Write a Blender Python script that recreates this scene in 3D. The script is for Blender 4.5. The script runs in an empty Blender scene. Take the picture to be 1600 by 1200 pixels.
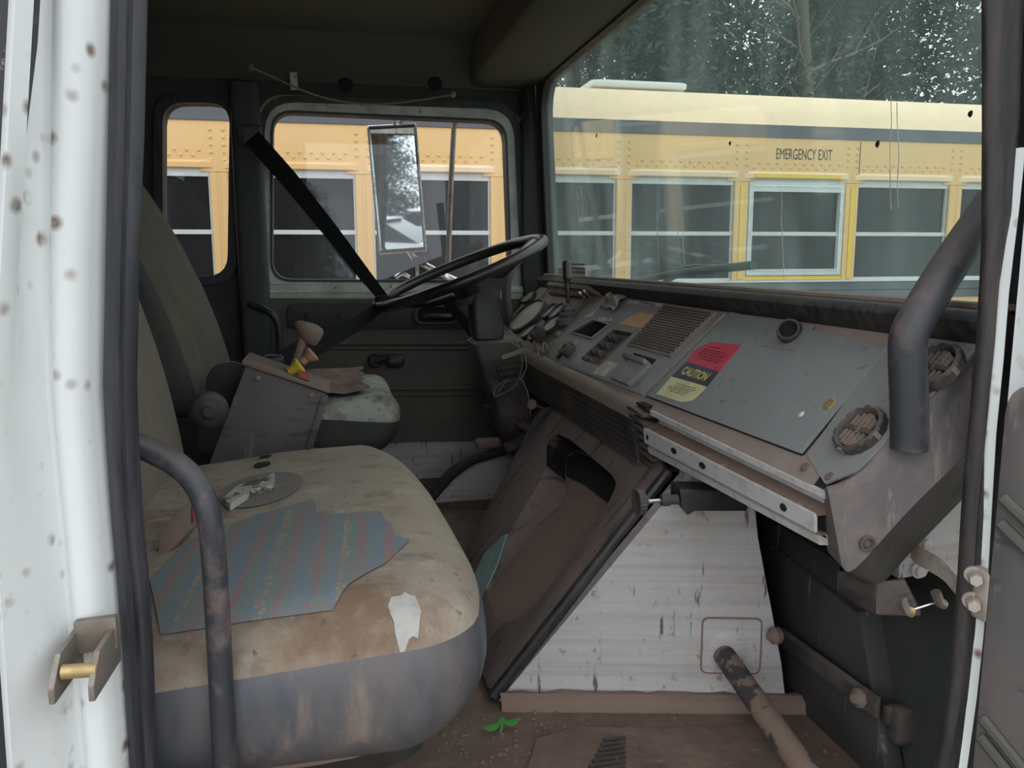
import bpy, bmesh, math, random
from mathutils import Vector, Matrix
C = bpy.context.scene.collection
R = math.radians
random.seed(7)

# ---------------------------------------------------------------- camera, sky, exposure
cam_data = bpy.data.cameras.new('camera')
cam = bpy.data.objects.new('camera', cam_data); C.objects.link(cam)
YAW, PITCH, ROLL = 0.213907, 0.153509, -0.0035385
fw = Vector((math.sin(YAW)*math.cos(PITCH), math.cos(YAW)*math.cos(PITCH), -math.sin(PITCH)))
rt = Vector((math.cos(YAW), -math.sin(YAW), 0)); up = rt.cross(fw)
rt, up = rt*math.cos(ROLL)+up*math.sin(ROLL), up*math.cos(ROLL)-rt*math.sin(ROLL)
cam.matrix_world = Matrix(((rt.x, up.x, -fw.x, 0), (rt.y, up.y, -fw.y, 0), (rt.z, up.z, -fw.z, 2.0), (0, 0, 0, 1)))
cam_data.sensor_width = 36.0; cam_data.lens = 36.0*1264.36/1600; cam_data.clip_start = 0.02
bpy.context.scene.camera = cam

w = bpy.data.worlds.new('overcast_sky'); bpy.context.scene.world = w; w.use_nodes = True
nt = w.node_tree; bg = nt.nodes['Background']
tc = nt.nodes.new('ShaderNodeTexCoord'); sx = nt.nodes.new('ShaderNodeSeparateXYZ'); rp = nt.nodes.new('ShaderNodeValToRGB')
nt.links.new(tc.outputs['Generated'], sx.inputs[0]); nt.links.new(sx.outputs['Z'], rp.inputs[0]); nt.links.new(rp.outputs[0], bg.inputs[0])
rp.color_ramp.elements[0].color = (0.74, 0.80, 0.86, 1); rp.color_ramp.elements[1].color = (0.97, 0.99, 1.0, 1)
bg.inputs[1].default_value = 0.95
vs = bpy.context.scene.view_settings
vs.view_transform = 'Standard'; vs.look = 'None'; vs.gamma = 1.0; vs.use_curve_mapping = False
vs.exposure = 1.27
bpy.context.scene.cycles.max_bounces = 10
bpy.context.scene.cycles.transparent_max_bounces = 16

# ---------------------------------------------------------------- materials
DUST = (0.235, 0.165, 0.128)
def mat(name, col, rough=0.65, metal=0.0, var=0.12, scale=14.0, dust=0.0, dcol=DUST, dscale=5.0, dlo=0.42, dhi=0.62,
        up=0.0, spots=0.0, scol=(0.17, 0.095, 0.055), sscale=26.0, sstretch=None, scr=None, bump=0.0, bscale=60.0, stretch=None, spec=0.5):
    m = bpy.data.materials.new(name); m.use_nodes = True
    t = m.node_tree; N = t.nodes; L = t.links; b = N['Principled BSDF']
    b.inputs['Roughness'].default_value = rough; b.inputs['Metallic'].default_value = metal
    b.inputs['Specular IOR Level'].default_value = spec
    co = N.new('ShaderNodeTexCoord'); src = co.outputs['Object']
    if stretch:
        mp = N.new('ShaderNodeMapping'); mp.inputs['Scale'].default_value = stretch; L.new(src, mp.inputs[0]); src2 = mp.outputs[0]
    else: src2 = src
    def noise(s, v, detail=6, rgh=0.6):
        n = N.new('ShaderNodeTexNoise'); n.inputs['Scale'].default_value = s; n.inputs['Detail'].default_value = detail
        n.inputs['Roughness'].default_value = rgh; L.new(v, n.inputs['Vector']); return n.outputs['Fac']
    def mix(f, a, c, const=None):
        x = N.new('ShaderNodeMix'); x.data_type = 'RGBA'
        if hasattr(f, 'links'): L.new(f, x.inputs[0])
        else: x.inputs[0].default_value = f
        for i, v in ((6, a), (7, c)):
            if hasattr(v, 'links'): L.new(v, x.inputs[i])
            else: x.inputs[i].default_value = (*v, 1)
        return x.outputs[2]
    def ramp(f, lo, hi, gain=1.0):
        r = N.new('ShaderNodeMapRange'); r.inputs[1].default_value = lo; r.inputs[2].default_value = hi
        r.inputs[3].default_value = 0; r.inputs[4].default_value = gain; L.new(f, r.inputs[0]); return r.outputs[0]
    def math2(op, a, c):
        x = N.new('ShaderNodeMath'); x.operation = op; x.use_clamp = True
        for i, v in ((0, a), (1, c)):
            if hasattr(v, 'links'): L.new(v, x.inputs[i])
            else: x.inputs[i].default_value = v
        return x.outputs[0]
    c = mix(noise(scale, src2), tuple(v*(1-var) for v in col), tuple(min(1, v*(1+var)) for v in col))
    if dust > 0:
        f = ramp(noise(dscale, src2, 8, 0.68), dlo, dhi, dust)
        if up > 0:                                                      # settled dirt lies on level ledges
            g = N.new('ShaderNodeNewGeometry'); s = N.new('ShaderNodeSeparateXYZ'); L.new(g.outputs['Normal'], s.inputs[0])
            f = math2('MAXIMUM', math2('MULTIPLY', f, 1.0), math2('MULTIPLY', ramp(s.outputs['Z'], 0.35, 0.95, up), ramp(noise(dscale*2.2, src), 0.25, 0.6)))
        c = mix(f, c, dcol)
        rr = N.new('ShaderNodeMapRange'); rr.inputs[3].default_value = rough; rr.inputs[4].default_value = 0.9; L.new(f, rr.inputs[0]); L.new(rr.outputs[0], b.inputs['Roughness'])
    if spots > 0:
        v = N.new('ShaderNodeTexVoronoi'); v.inputs['Scale'].default_value = sscale; sv = src2
        if sstretch:
            mq = N.new('ShaderNodeMapping'); mq.inputs['Scale'].default_value = sstretch; L.new(src, mq.inputs[0]); sv = mq.outputs[0]
        L.new(sv, v.inputs['Vector'])
        d = N.new('ShaderNodeMapRange'); d.inputs[1].default_value = 0.30; d.inputs[2].default_value = 0.10; L.new(v.outputs['Distance'], d.inputs[0])
        k = ramp(noise(sscale*0.35, src, 4), 0.45, 0.55, spots)
        c = mix(math2('MULTIPLY', d.outputs[0], k), c, scol)
    if scr:                                                             # scratches and scuffs: (amount, colour, stretch, low, high)
        for am, sc, st, lo, hi in scr:
            mz = N.new('ShaderNodeMapping'); mz.inputs['Scale'].default_value = st; mz.inputs['Location'].default_value = (3.7, 1.3, 9.1); L.new(src, mz.inputs[0])
            c = mix(ramp(noise(1.0, mz.outputs[0], 9, 0.62), lo, hi, am), c, sc)
    L.new(c, b.inputs['Base Color'])
    if bump > 0:
        bp = N.new('ShaderNodeBump'); bp.inputs['Strength'].default_value = bump; bp.inputs['Distance'].default_value = 0.004
        L.new(noise(bscale, src2), bp.inputs['Height']); L.new(bp.outputs[0], b.inputs['Normal'])
    return m

def glass(name, tint, veil, vf, dirt=0.0):
    m = bpy.data.materials.new(name); m.use_nodes = True; t = m.node_tree; N = t.nodes; L = t.links; N.remove(N['Principled BSDF'])
    out = N['Material Output']; tr = N.new('ShaderNodeBsdfTransparent'); tr.inputs[0].default_value = (*tint, 1)
    gl = N.new('ShaderNodeBsdfGlossy'); gl.inputs['Roughness'].default_value = 0.02; gl.inputs[0].default_value = (1, 1, 1, 1)
    df = N.new('ShaderNodeBsdfTranslucent'); df.inputs[0].default_value = (*veil, 1)
    lw = N.new('ShaderNodeLayerWeight'); pw = N.new('ShaderNodeMath'); pw.operation = 'POWER'; pw.inputs[1].default_value = 4; L.new(lw.outputs['Facing'], pw.inputs[0])
    fr = N.new('ShaderNodeMapRange'); fr.inputs[3].default_value = 0.025; fr.inputs[4].default_value = 0.5; L.new(pw.outputs[0], fr.inputs[0])
    m1 = N.new('ShaderNodeMixShader'); m2 = N.new('ShaderNodeMixShader')
    L.new(tr.outputs[0], m1.inputs[1]); L.new(df.outputs[0], m1.inputs[2]); m1.inputs[0].default_value = vf
    if dirt > 0:
        co = N.new('ShaderNodeTexCoord'); mp = N.new('ShaderNodeMapping'); mp.inputs['Scale'].default_value = (1, 2.2, 0.7); mp.inputs['Rotation'].default_value = (0.5, 0, 0)
        n = N.new('ShaderNodeTexNoise'); n.inputs['Scale'].default_value = 4; n.inputs['Detail'].default_value = 7
        L.new(co.outputs['Object'], mp.inputs[0]); L.new(mp.outputs[0], n.inputs['Vector'])
        r = N.new('ShaderNodeMapRange'); r.inputs[1].default_value = 0.4; r.inputs[2].default_value = 0.75; r.inputs[3].default_value = vf*0.6; r.inputs[4].default_value = vf+dirt
        L.new(n.outputs['Fac'], r.inputs[0]); L.new(r.outputs[0], m1.inputs[0])
    L.new(fr.outputs[0], m2.inputs[0]); L.new(m1.outputs[0], m2.inputs[1]); L.new(gl.outputs[0], m2.inputs[2]); L.new(m2.outputs[0], out.inputs[0])
    return m

M = dict(
 white_jamb=mat('white_jamb', (0.80, 0.82, 0.82), 0.35, var=0.03, dust=0.85, dscale=6, dlo=0.60, dhi=0.68, spots=0.9, sscale=42, dcol=(0.42, 0.32, 0.26)),
 white_panel=mat('white_panel', (0.53, 0.515, 0.505), 0.5, var=0.05, dust=0.35, dscale=9, dlo=0.45, dhi=0.72, stretch=(0.5, 0.5, 1.4), dcol=(0.33, 0.25, 0.21), scr=((0.30, (0.30, 0.23, 0.20), (1.5, 1.5, 95), 0.44, 0.62), (0.9, (0.10, 0.06, 0.05), (70, 70, 9), 0.625, 0.665), (0.7, (0.22, 0.15, 0.12), (45, 45, 36), 0.61, 0.68))),
 white_rail=mat('white_rail', (0.56, 0.555, 0.55), 0.45, var=0.05, dust=0.7, dcol=(0.30, 0.235, 0.20), dscale=24, dlo=0.5, dhi=0.7, up=0.6),
 rail_dirt=mat('rail_dirt', (0.20, 0.135, 0.105), 0.9, var=0.25, dust=0.5, dcol=(0.45, 0.42, 0.40), dscale=28, dlo=0.60, dhi=0.66),
 seal=mat('seal', (0.020, 0.021, 0.026), 0.42, dust=0.5, dcol=(0.10, 0.095, 0.10), dscale=6, stretch=(6, 6, 0.5)),
 seal_dirty=mat('seal_dirty', (0.020, 0.020, 0.022), 0.5, dust=0.6, dcol=(0.085, 0.065, 0.055), dscale=14, stretch=(5, 5, 0.7)),
 black=mat('black_plastic', (0.018, 0.019, 0.021), 0.42, dust=0.45, dcol=(0.12, 0.095, 0.08), dscale=9),
 black_dusty=mat('black_plastic_dusty', (0.030, 0.030, 0.032), 0.5, dust=0.75, dcol=(0.17, 0.13, 0.11), dscale=9, dlo=0.38, dhi=0.7, up=0.9),
 wheel_rim=mat('wheel_rim', (0.010, 0.010, 0.012), 0.28, var=0.05, dust=0.12, dscale=4),
 trim_dark=mat('door_trim', (0.075, 0.072, 0.064), 0.6, var=0.15, dust=0.7, dcol=(0.15, 0.128, 0.10), dscale=3, dlo=0.4, dhi=0.7, stretch=(1, 1, 2)),
 headliner=mat('headliner', (0.105, 0.108, 0.095), 0.8, var=0.2, scale=3, dust=0.4, dcol=(0.13, 0.115, 0.09), dscale=2.0),
 cab_green=mat('cab_inner_paint', (0.58, 0.60, 0.54), 0.5, var=0.08, dust=0.5, dcol=(0.28, 0.23, 0.18), dscale=10, up=0.7, scr=((0.8, (0.12, 0.08, 0.06), (50, 50, 25), 0.61, 0.68),)),
 cab_dark=mat('cab_dark_trim', (0.042, 0.047, 0.045), 0.7, var=0.15, dust=0.3, dcol=(0.08, 0.075, 0.06), dscale=5),
 floor=mat('cab_floor_dirt', (0.19, 0.13, 0.103), 0.9, var=0.3, scale=9, dust=0.7, dcol=(0.11, 0.075, 0.058), dscale=12, bump=0.6, bscale=50, scr=((0.6, (0.05, 0.038, 0.03), (40, 30, 30), 0.62, 0.72), (0.5, (0.30, 0.23, 0.19), (20, 70, 20), 0.62, 0.72))),
 dash=mat('dash_grey', (0.228, 0.228, 0.222), 0.55, var=0.06, dust=0.7, dcol=(0.26, 0.20, 0.17), dscale=7, dlo=0.50, dhi=0.72, scr=((0.6, (0.10, 0.085, 0.075), (60, 60, 60), 0.61, 0.69),)),
 dash_brown=mat('dash_grey_brown', (0.27, 0.215, 0.19), 0.7, var=0.12, dust=0.7, dcol=(0.24, 0.18, 0.15), dscale=12),
 lid=mat('lid_grey', (0.235, 0.245, 0.245), 0.55, var=0.05, dust=0.4, dcol=(0.26, 0.21, 0.18), dscale=9, dlo=0.52, dhi=0.8, scr=((0.7, (0.10, 0.09, 0.085), (48, 48, 48), 0.64, 0.69), (0.35, (0.38, 0.38, 0.37), (70, 30, 30), 0.61, 0.69))),
 lip=mat('dash_lip', (0.22, 0.175, 0.145), 0.7, var=0.15, dust=0.7, dcol=(0.29, 0.22, 0.17), dscale=16),
 endcap=mat('end_cap_vinyl', (0.108, 0.097, 0.100), 0.75, var=0.1, dust=0.5, dcol=(0.25, 0.185, 0.155), dscale=11, dlo=0.45, dhi=0.68, up=0.9, bump=0.25, bscale=220, scr=((0.6, (0.27, 0.20, 0.165), (60, 60, 10), 0.59, 0.68), (0.6, (0.045, 0.047, 0.06), (18, 18, 9), 0.55, 0.64))),
 cover=mat('engine_cover', (0.150, 0.113, 0.106), 0.75, var=0.2, dust=0.7, dcol=(0.20, 0.148, 0.128), dscale=9, dlo=0.35, dhi=0.62, bump=0.3, bscale=40, scr=((0.85, (0.035, 0.032, 0.034), (5, 46, 5), 0.54, 0.63), (0.5, (0.05, 0.045, 0.045), (30, 60, 30), 0.58, 0.66))),
 cover_floor=mat('recess_mud', (0.235, 0.165, 0.135), 0.92, var=0.12, dust=0.3, dcol=(0.13, 0.09, 0.075), dscale=8),
 brown=mat('brown_dirt', (0.235, 0.165, 0.130), 0.9, var=0.15, dust=0.3, dcol=(0.16, 0.11, 0.09), dscale=14),
 brown_tube=mat('lever_tube', (0.21, 0.145, 0.115), 0.85, var=0.12, dust=0.95, dcol=(0.045, 0.042, 0.045), dscale=20, dlo=0.50, dhi=0.55),
 handle=mat('grab_handle', (0.034, 0.036, 0.044), 0.45, var=0.1, dust=0.8, dcol=(0.20, 0.145, 0.12), dscale=11, dlo=0.50, dhi=0.66, up=0.55),
 handle_front=mat('grab_handle_front', (0.034, 0.036, 0.042), 0.45, var=0.15, dust=0.8, dcol=(0.15, 0.112, 0.105), dscale=9, dlo=0.47, dhi=0.62, up=0.9),
 seat_top=mat('seat_worn_foam', (0.300, 0.248, 0.198), 0.9, var=0.25, scale=6, dust=0.85, dcol=(0.17, 0.103, 0.062), dscale=4.2, dlo=0.50, dhi=0.64, bump=0.4, bscale=90, scr=((0.6, (0.12, 0.105, 0.08), (24, 30, 24), 0.56, 0.68), (0.7, (0.07, 0.055, 0.045), (70, 55, 60), 0.63, 0.69), (0.45, (0.44, 0.40, 0.35), (16, 16, 16), 0.55, 0.68))),
 seat_side=mat('seat_side_vinyl', (0.078, 0.082, 0.096), 0.42, var=0.15, dust=0.75, dcol=(0.19, 0.15, 0.13), dscale=6, dlo=0.46, dhi=0.72, stretch=(1.5, 1.5, 0.5), scr=((0.75, (0.25, 0.195, 0.16), (26, 26, 5), 0.58, 0.72),)),
 seat_back=mat('seat_back_fabric', (0.190, 0.152, 0.126), 0.9, var=0.15, dust=0.5, dcol=(0.12, 0.105, 0.085), dscale=5, stretch=(3, 3, 0.6)),
 seat_dark=mat('seat_dark_vinyl', (0.028, 0.028, 0.026), 0.6, dust=0.4, dcol=(0.09, 0.078, 0.062), dscale=5),
 seat_dark_fabric=mat('driver_seat_fabric', (0.110, 0.090, 0.072), 0.9, var=0.2, dust=0.5, dcol=(0.15, 0.13, 0.10), dscale=5, stretch=(3, 3, 0.7)),
 foam_pale=mat('torn_foam', (0.36, 0.375, 0.325), 0.9, var=0.25, dust=0.85, dcol=(0.17, 0.12, 0.09), dscale=12, dlo=0.45, dhi=0.6, bump=0.8, bscale=50, scr=((0.8, (0.10, 0.09, 0.075), (40, 40, 40), 0.55, 0.66),)),
 torn=mat('torn_cover', (0.16, 0.095, 0.075), 0.9, var=0.3, dust=0.5, dcol=(0.30, 0.22, 0.17), dscale=18, bump=1.0, bscale=40),
 console=mat('console_grey', (0.100, 0.093, 0.095), 0.6, var=0.12, dust=0.6, dcol=(0.16, 0.125, 0.11), dscale=6, stretch=(1, 1, 0.6), scr=((0.6, (0.25, 0.22, 0.20), (40, 40, 8), 0.60, 0.67), (0.6, (0.04, 0.038, 0.04), (10, 10, 45), 0.58, 0.66))),
 console_top=mat('console_top_dirt', (0.20, 0.15, 0.125), 0.9, var=0.25, dust=0.5, dscale=20),
 belt=mat('belt_webbing', (0.014, 0.014, 0.015), 0.9, var=0.1, spec=0.15),
 chrome=mat('chrome', (0.62, 0.62, 0.62), 0.22, 1.0, var=0.05, dust=0.5, dcol=(0.20, 0.13, 0.09), dscale=30, dlo=0.52, dhi=0.64),
 mirror=mat('mirror_glass', (0.86, 0.90, 0.92), 0.02, 1.0, var=0.0),
 yellow_knob=mat('yellow_knob', (0.62, 0.44, 0.03), 0.45, var=0.1, dust=0.3, dscale=30),
 pink_knob=mat('faded_red_knob', (0.42, 0.22, 0.15), 0.6, var=0.1, dust=0.4, dscale=30),
 red=mat('red_button', (0.40, 0.06, 0.06), 0.5, var=0.1),
 sticker_red=mat('sticker_red', (0.56, 0.045, 0.085), 0.5, var=0.08),
 sticker_black=mat('sticker_black', (0.022, 0.025, 0.045), 0.45, var=0.15, dust=0.4, dcol=(0.17, 0.19, 0.24), dscale=30),
 sticker_yellow=mat('sticker_yellow', (0.66, 0.62, 0.33), 0.6, var=0.08, dust=0.25, dscale=20),
 print_yellow=mat('print_yellow', (0.62, 0.55, 0.16), 0.6, var=0.04),
 print_dark=mat('print_dark', (0.10, 0.09, 0.07), 0.7, var=0.2),
 print_red=mat('print_dark_red', (0.20, 0.02, 0.04), 0.7, var=0.2),
 sticker_orange=mat('sticker_orange', (0.60, 0.35, 0.15), 0.6, var=0.08, dust=0.3, dscale=25),
 residue=mat('label_residue', (0.56, 0.51, 0.47), 0.8, var=0.2, dust=0.6, dcol=(0.24, 0.20, 0.18), dscale=60, dlo=0.42, dhi=0.6),
 gauge=mat('gauge_glass', (0.30, 0.29, 0.275), 0.35, var=0.06, dust=0.5, dcol=(0.27, 0.215, 0.18), dscale=14),
 worn_grey=mat('worn_grey_cloth', (0.165, 0.152, 0.143), 0.9, var=0.25, dust=0.6, dcol=(0.24, 0.19, 0.15), dscale=25),
 scrap=mat('crumpled_scrap', (0.34, 0.31, 0.28), 0.5, var=0.3, scale=40, dust=0.5, dcol=(0.20, 0.16, 0.13), dscale=40),
 smear=mat('white_smear', (0.43, 0.42, 0.40), 0.8, var=0.2, dust=0.6, dcol=(0.28, 0.24, 0.19), dscale=40),
 rag=mat('teal_cloth', (0.20, 0.33, 0.31), 0.8, var=0.25, scale=30, dust=0.6, dcol=(0.30, 0.24, 0.15), dscale=25, dlo=0.5, dhi=0.62),
 bark=mat('bark_strip', (0.42, 0.40, 0.36), 0.9, var=0.2, scale=60, dust=0.9, dcol=(0.05, 0.045, 0.04), dscale=45, dlo=0.48, dhi=0.54, bump=1.0, bscale=60),
 leaf=mat('seedling_leaf', (0.06, 0.33, 0.05), 0.5, var=0.15),
 bus_yellow=mat('bus_yellow', (0.72, 0.45, 0.185), 0.42, var=0.05, dust=0.25, dcol=(0.62, 0.42, 0.20), dscale=1.2, stretch=(1, 1, 0.5)),
 bus_pale=mat('bus_faded_roof', (0.80, 0.585, 0.39), 0.6, var=0.05, dust=0.4, dcol=(0.66, 0.55, 0.36), dscale=2),
 bus_bright=mat('bus_bright_yellow', (0.80, 0.52, 0.03), 0.5, var=0.05),
 bus_black=mat('bus_black_stripe', (0.055, 0.058, 0.072), 0.6, var=0.1, dust=0.3, dcol=(0.11, 0.11, 0.12), dscale=3),
 bus_frame=mat('bus_window_frame', (0.58, 0.60, 0.60), 0.45, var=0.06, dust=0.3, dcol=(0.4, 0.37, 0.33), dscale=10),
 bus_white=mat('bus_hatch_white', (0.66, 0.68, 0.66), 0.5, var=0.05),
 bus_glass=mat('bus_glass', (0.010, 0.011, 0.012), 0.08, var=0.3, spec=0.22, dust=0.10, dcol=(0.09, 0.09, 0.085), dscale=4, dlo=0.5, dhi=0.8, stretch=(3, 3, 0.6)),
 lettering=mat('black_lettering', (0.015, 0.014, 0.012), 0.6, var=0.0),
 gravel=mat('gravel_ground', (0.22, 0.20, 0.17), 0.95, var=0.35, scale=30, dust=0.5, dcol=(0.12, 0.13, 0.07), dscale=0.8, bump=1.0, bscale=25),
 trunk=mat('tree_bark', (0.10, 0.085, 0.070), 0.9, var=0.3, scale=20, bump=0.8, bscale=30),
 needles=mat('evergreen_needles', (0.022, 0.046, 0.030), 0.75, var=0.5, scale=2.5),
 twigs=mat('bare_twigs', (0.17, 0.15, 0.12), 0.9, var=0.3),
 ivy=mat('pale_leaves', (0.13, 0.16, 0.06), 0.8, var=0.4, scale=4),
 car_white=mat('car_white_paint', (0.70, 0.72, 0.74), 0.3, var=0.04),
 car_blue=mat('car_blue_paint', (0.08, 0.16, 0.30), 0.3, var=0.04),
 car_red=mat('car_red_paint', (0.36, 0.05, 0.045), 0.35, var=0.06),
 rubber=mat('tyre_rubber', (0.02, 0.02, 0.02), 0.8),
 wire=mat('loose_wire', (0.22, 0.20, 0.17), 0.6),
 brass=mat('brass', (0.55, 0.42, 0.18), 0.4, 0.7, dust=0.4, dscale=30),
 steel=mat('dirty_steel', (0.26, 0.24, 0.215), 0.45, 0.5, dust=0.6, dcol=(0.20, 0.135, 0.095), dscale=30),
 hinge=mat('hinge_steel', (0.48, 0.42, 0.37), 0.55, 0.3, dust=0.7, dcol=(0.26, 0.16, 0.11), dscale=22),
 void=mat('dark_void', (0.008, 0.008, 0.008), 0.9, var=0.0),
 rail_black=mat('black_edge_rubber', (0.020, 0.021, 0.026), 0.5, dust=0.9, dcol=(0.40, 0.33, 0.26), dscale=16, dlo=0.60, dhi=0.66),
 kick=mat('kick_panel', (0.040, 0.040, 0.040), 0.55, dust=0.5, dcol=(0.095, 0.078, 0.062), dscale=5, dlo=0.4, dhi=0.75, up=0.8, scr=((0.6, (0.28, 0.24, 0.21), (60, 60, 5), 0.615, 0.68),)),
 windshield=glass('windshield_glass', (0.82, 0.885, 0.855), (0.70, 0.82, 0.79), 0.060, 0.045),
 sideglass=glass('side_glass', (0.96, 0.97, 0.97), (0.6, 0.6, 0.6), 0.01),
)

def patterned(name):                                                   # woven moquette: columns of small red, blue and green flowers
    m = bpy.data.materials.new(name); m.use_nodes = True; t = m.node_tree; N = t.nodes; L = t.links; b = N['Principled BSDF']
    b.inputs['Roughness'].default_value = 0.95
    co = N.new('ShaderNodeTexCoord'); mp = N.new('ShaderNodeMapping'); mp.inputs['Rotation'].default_value = (0, 0, R(3)); mp.inputs['Scale'].default_value = (1, 1, 0); L.new(co.outputs['Object'], mp.inputs[0])
    v = N.new('ShaderNodeTexVoronoi'); v.inputs['Scale'].default_value = 165; v.inputs['Randomness'].default_value = 0.6; L.new(mp.outputs[0], v.inputs['Vector'])
    s = N.new('ShaderNodeSeparateXYZ'); L.new(v.outputs['Position'], s.inputs[0])
    a = N.new('ShaderNodeMath'); a.operation = 'MULTIPLY'; a.inputs[1].default_value = 13.0/1.0; L.new(s.outputs['X'], a.inputs[0])
    f = N.new('ShaderNodeMath'); f.operation = 'FRACT'; L.new(a.outputs[0], f.inputs[0])
    r = N.new('ShaderNodeValToRGB'); r.color_ramp.interpolation = 'CONSTANT'
    cols = [(0, (0.34, 0.10, 0.13)), (0.13, (0.11, 0.20, 0.29)), (0.30, (0.08, 0.19, 0.34)), (0.42, (0.34, 0.10, 0.13)), (0.54, (0.10, 0.22, 0.20)),
            (0.66, (0.08, 0.19, 0.34)), (0.78, (0.34, 0.27, 0.16)), (0.88, (0.10, 0.22, 0.20))]
    e = r.color_ramp.elements; e[0].position = 0; e[0].color = (*cols[0][1], 1); e[1].position = cols[1][0]; e[1].color = (*cols[1][1], 1)
    for p, c in cols[2:]: q = e.new(p); q.color = (*c, 1)
    L.new(f.outputs[0], r.inputs[0])
    d = N.new('ShaderNodeMapRange'); d.inputs[1].default_value = 0.62; d.inputs[2].default_value = 0.30; d.inputs[4].default_value = 0.8; L.new(v.outputs['Distance'], d.inputs[0])
    x = N.new('ShaderNodeMix'); x.data_type = 'RGBA'; L.new(d.outputs[0], x.inputs[0]); x.inputs[6].default_value = (0.185, 0.195, 0.195, 1); L.new(r.outputs[0], x.inputs[7])
    n = N.new('ShaderNodeTexNoise'); n.inputs['Scale'].default_value = 9; n.inputs['Detail'].default_value = 6; L.new(co.outputs['Object'], n.inputs['Vector'])
    k = N.new('ShaderNodeMapRange'); k.inputs[1].default_value = 0.40; k.inputs[2].default_value = 0.75; k.inputs[4].default_value = 0.75; L.new(n.outputs['Fac'], k.inputs[0])
    y = N.new('ShaderNodeMix'); y.data_type = 'RGBA'; L.new(k.outputs[0], y.inputs[0]); L.new(x.outputs[2], y.inputs[6]); y.inputs[7].default_value = (0.20, 0.185, 0.165, 1)
    L.new(y.outputs[2], b.inputs['Base Color']); return m
M['moquette'] = patterned('flowered_seat_fabric')

# ---------------------------------------------------------------- mesh helpers
class MB:
    """collects shapes in world coordinates, becomes one mesh object"""
    def __init__(s): s.v = []; s.f = []
    def add(s, vs, fs):
        o = len(s.v); s.v += [tuple(p) for p in vs]; s.f += [tuple(i+o for i in f) for f in fs]; return s
    def box(s, x0, x1, y0, y1, z0, z1):
        return s.add([(x, y, z) for x in (x0, x1) for y in (y0, y1) for z in (z0, z1)],
                     [(0, 1, 3, 2), (4, 6, 7, 5), (0, 4, 5, 1), (2, 3, 7, 6), (0, 2, 6, 4), (1, 5, 7, 3)])
    def obox(s, c, ax, ay, az):                                        # oriented box: centre and three half-axis vectors
        c, ax, ay, az = map(Vector, (c, ax, ay, az))
        return s.add([c+i*ax+j*ay+k*az for i in (-1, 1) for j in (-1, 1) for k in (-1, 1)],
                     [(0, 1, 3, 2), (4, 6, 7, 5), (0, 4, 5, 1), (2, 3, 7, 6), (0, 2, 6, 4), (1, 5, 7, 3)])
    def loft(s, rings, caps=True, closed=True):
        n = len(rings[0]); vs = [p for r in rings for p in r]; fs = []
        for i in range(len(rings)-1):
            for j in range(n if closed else n-1):
                k = (j+1) % n; fs.append((i*n+j, i*n+k, (i+1)*n+k, (i+1)*n+j))
        if caps and closed: fs += [tuple(range(n-1, -1, -1)), tuple((len(rings)-1)*n+j for j in range(n))]
        return s.add(vs, fs)
    def prism(s, pts, d):                                              # planar polygon pushed along d
        d = Vector(d); return s.loft([[Vector(p) for p in pts], [Vector(p)+d for p in pts]])
    def tube(s, pts, r, n=12, sub=0, caps=True, flat=1.0):
        pts = [Vector(p) for p in pts]
        if sub: pts = spline(pts, sub)
        rad = r if isinstance(r, (list, tuple)) else None
        rings = []; t0 = (pts[1]-pts[0]).normalized(); u = t0.orthogonal().normalized()
        for i, p in enumerate(pts):
            t = (pts[min(i+1, len(pts)-1)]-pts[max(i-1, 0)]).normalized()
            u = (u-t*u.dot(t)).normalized(); w_ = t.cross(u)
            q = r if rad is None else rad[0]+(rad[-1]-rad[0])*i/(len(pts)-1)
            rings.append([p+q*(math.cos(a)*u+math.sin(a)*w_*flat) for a in [2*math.pi*k/n for k in range(n)]])
        return s.loft(rings, caps)
    def lathe(s, c, ax, prof, n=20):                                   # prof: (radius, distance along axis)
        c = Vector(c); ax = Vector(ax).normalized(); u = ax.orthogonal().normalized(); w_ = ax.cross(u)
        return s.loft([[c+ax*h+max(r, 1e-5)*(math.cos(a)*u+math.sin(a)*w_) for a in [2*math.pi*k/n for k in range(n)]] for r, h in prof])
    def grid(s, rows):                                                 # open sheet of points
        return s.loft(rows, False, False)
    def disc(s, c, u, v, n=28, lift=None):
        c, u, v = map(Vector, (c, u, v)); return s.add([c+math.cos(a)*u+math.sin(a)*v for a in [2*math.pi*k/n for k in range(n)]], [tuple(range(n))])

def spline(pts, k):
    out = []
    for i in range(len(pts)-1):
        p0, p1, p2, p3 = pts[max(i-1, 0)], pts[i], pts[i+1], pts[min(i+2, len(pts)-1)]
        for j in range(k):
            t = j/k
            out.append(0.5*((2*p1)+(p2-p0)*t+(2*p0-5*p1+4*p2-p3)*t*t+(3*p1-p0-3*p2+p3)*t**3))
    return out+[pts[-1]]

def fillet(pts, rad, n=5):                                             # round the corners of a closed 2D outline
    out = []; m = len(pts)
    for i in range(m):
        p = Vector(pts[i]); a = Vector(pts[i-1])-p; b = Vector(pts[(i+1) % m])-p
        r_ = rad[i] if isinstance(rad, (list, tuple)) else rad
        r_ = min(r_, a.length*0.48, b.length*0.48)
        if r_ <= 1e-6: out.append(tuple(p)); continue
        A = p+a.normalized()*r_; B = p+b.normalized()*r_
        for k in range(n+1):
            t = k/n; out.append(tuple((1-t)**2*A+2*t*(1-t)*p+t*t*B))
    return out

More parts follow.
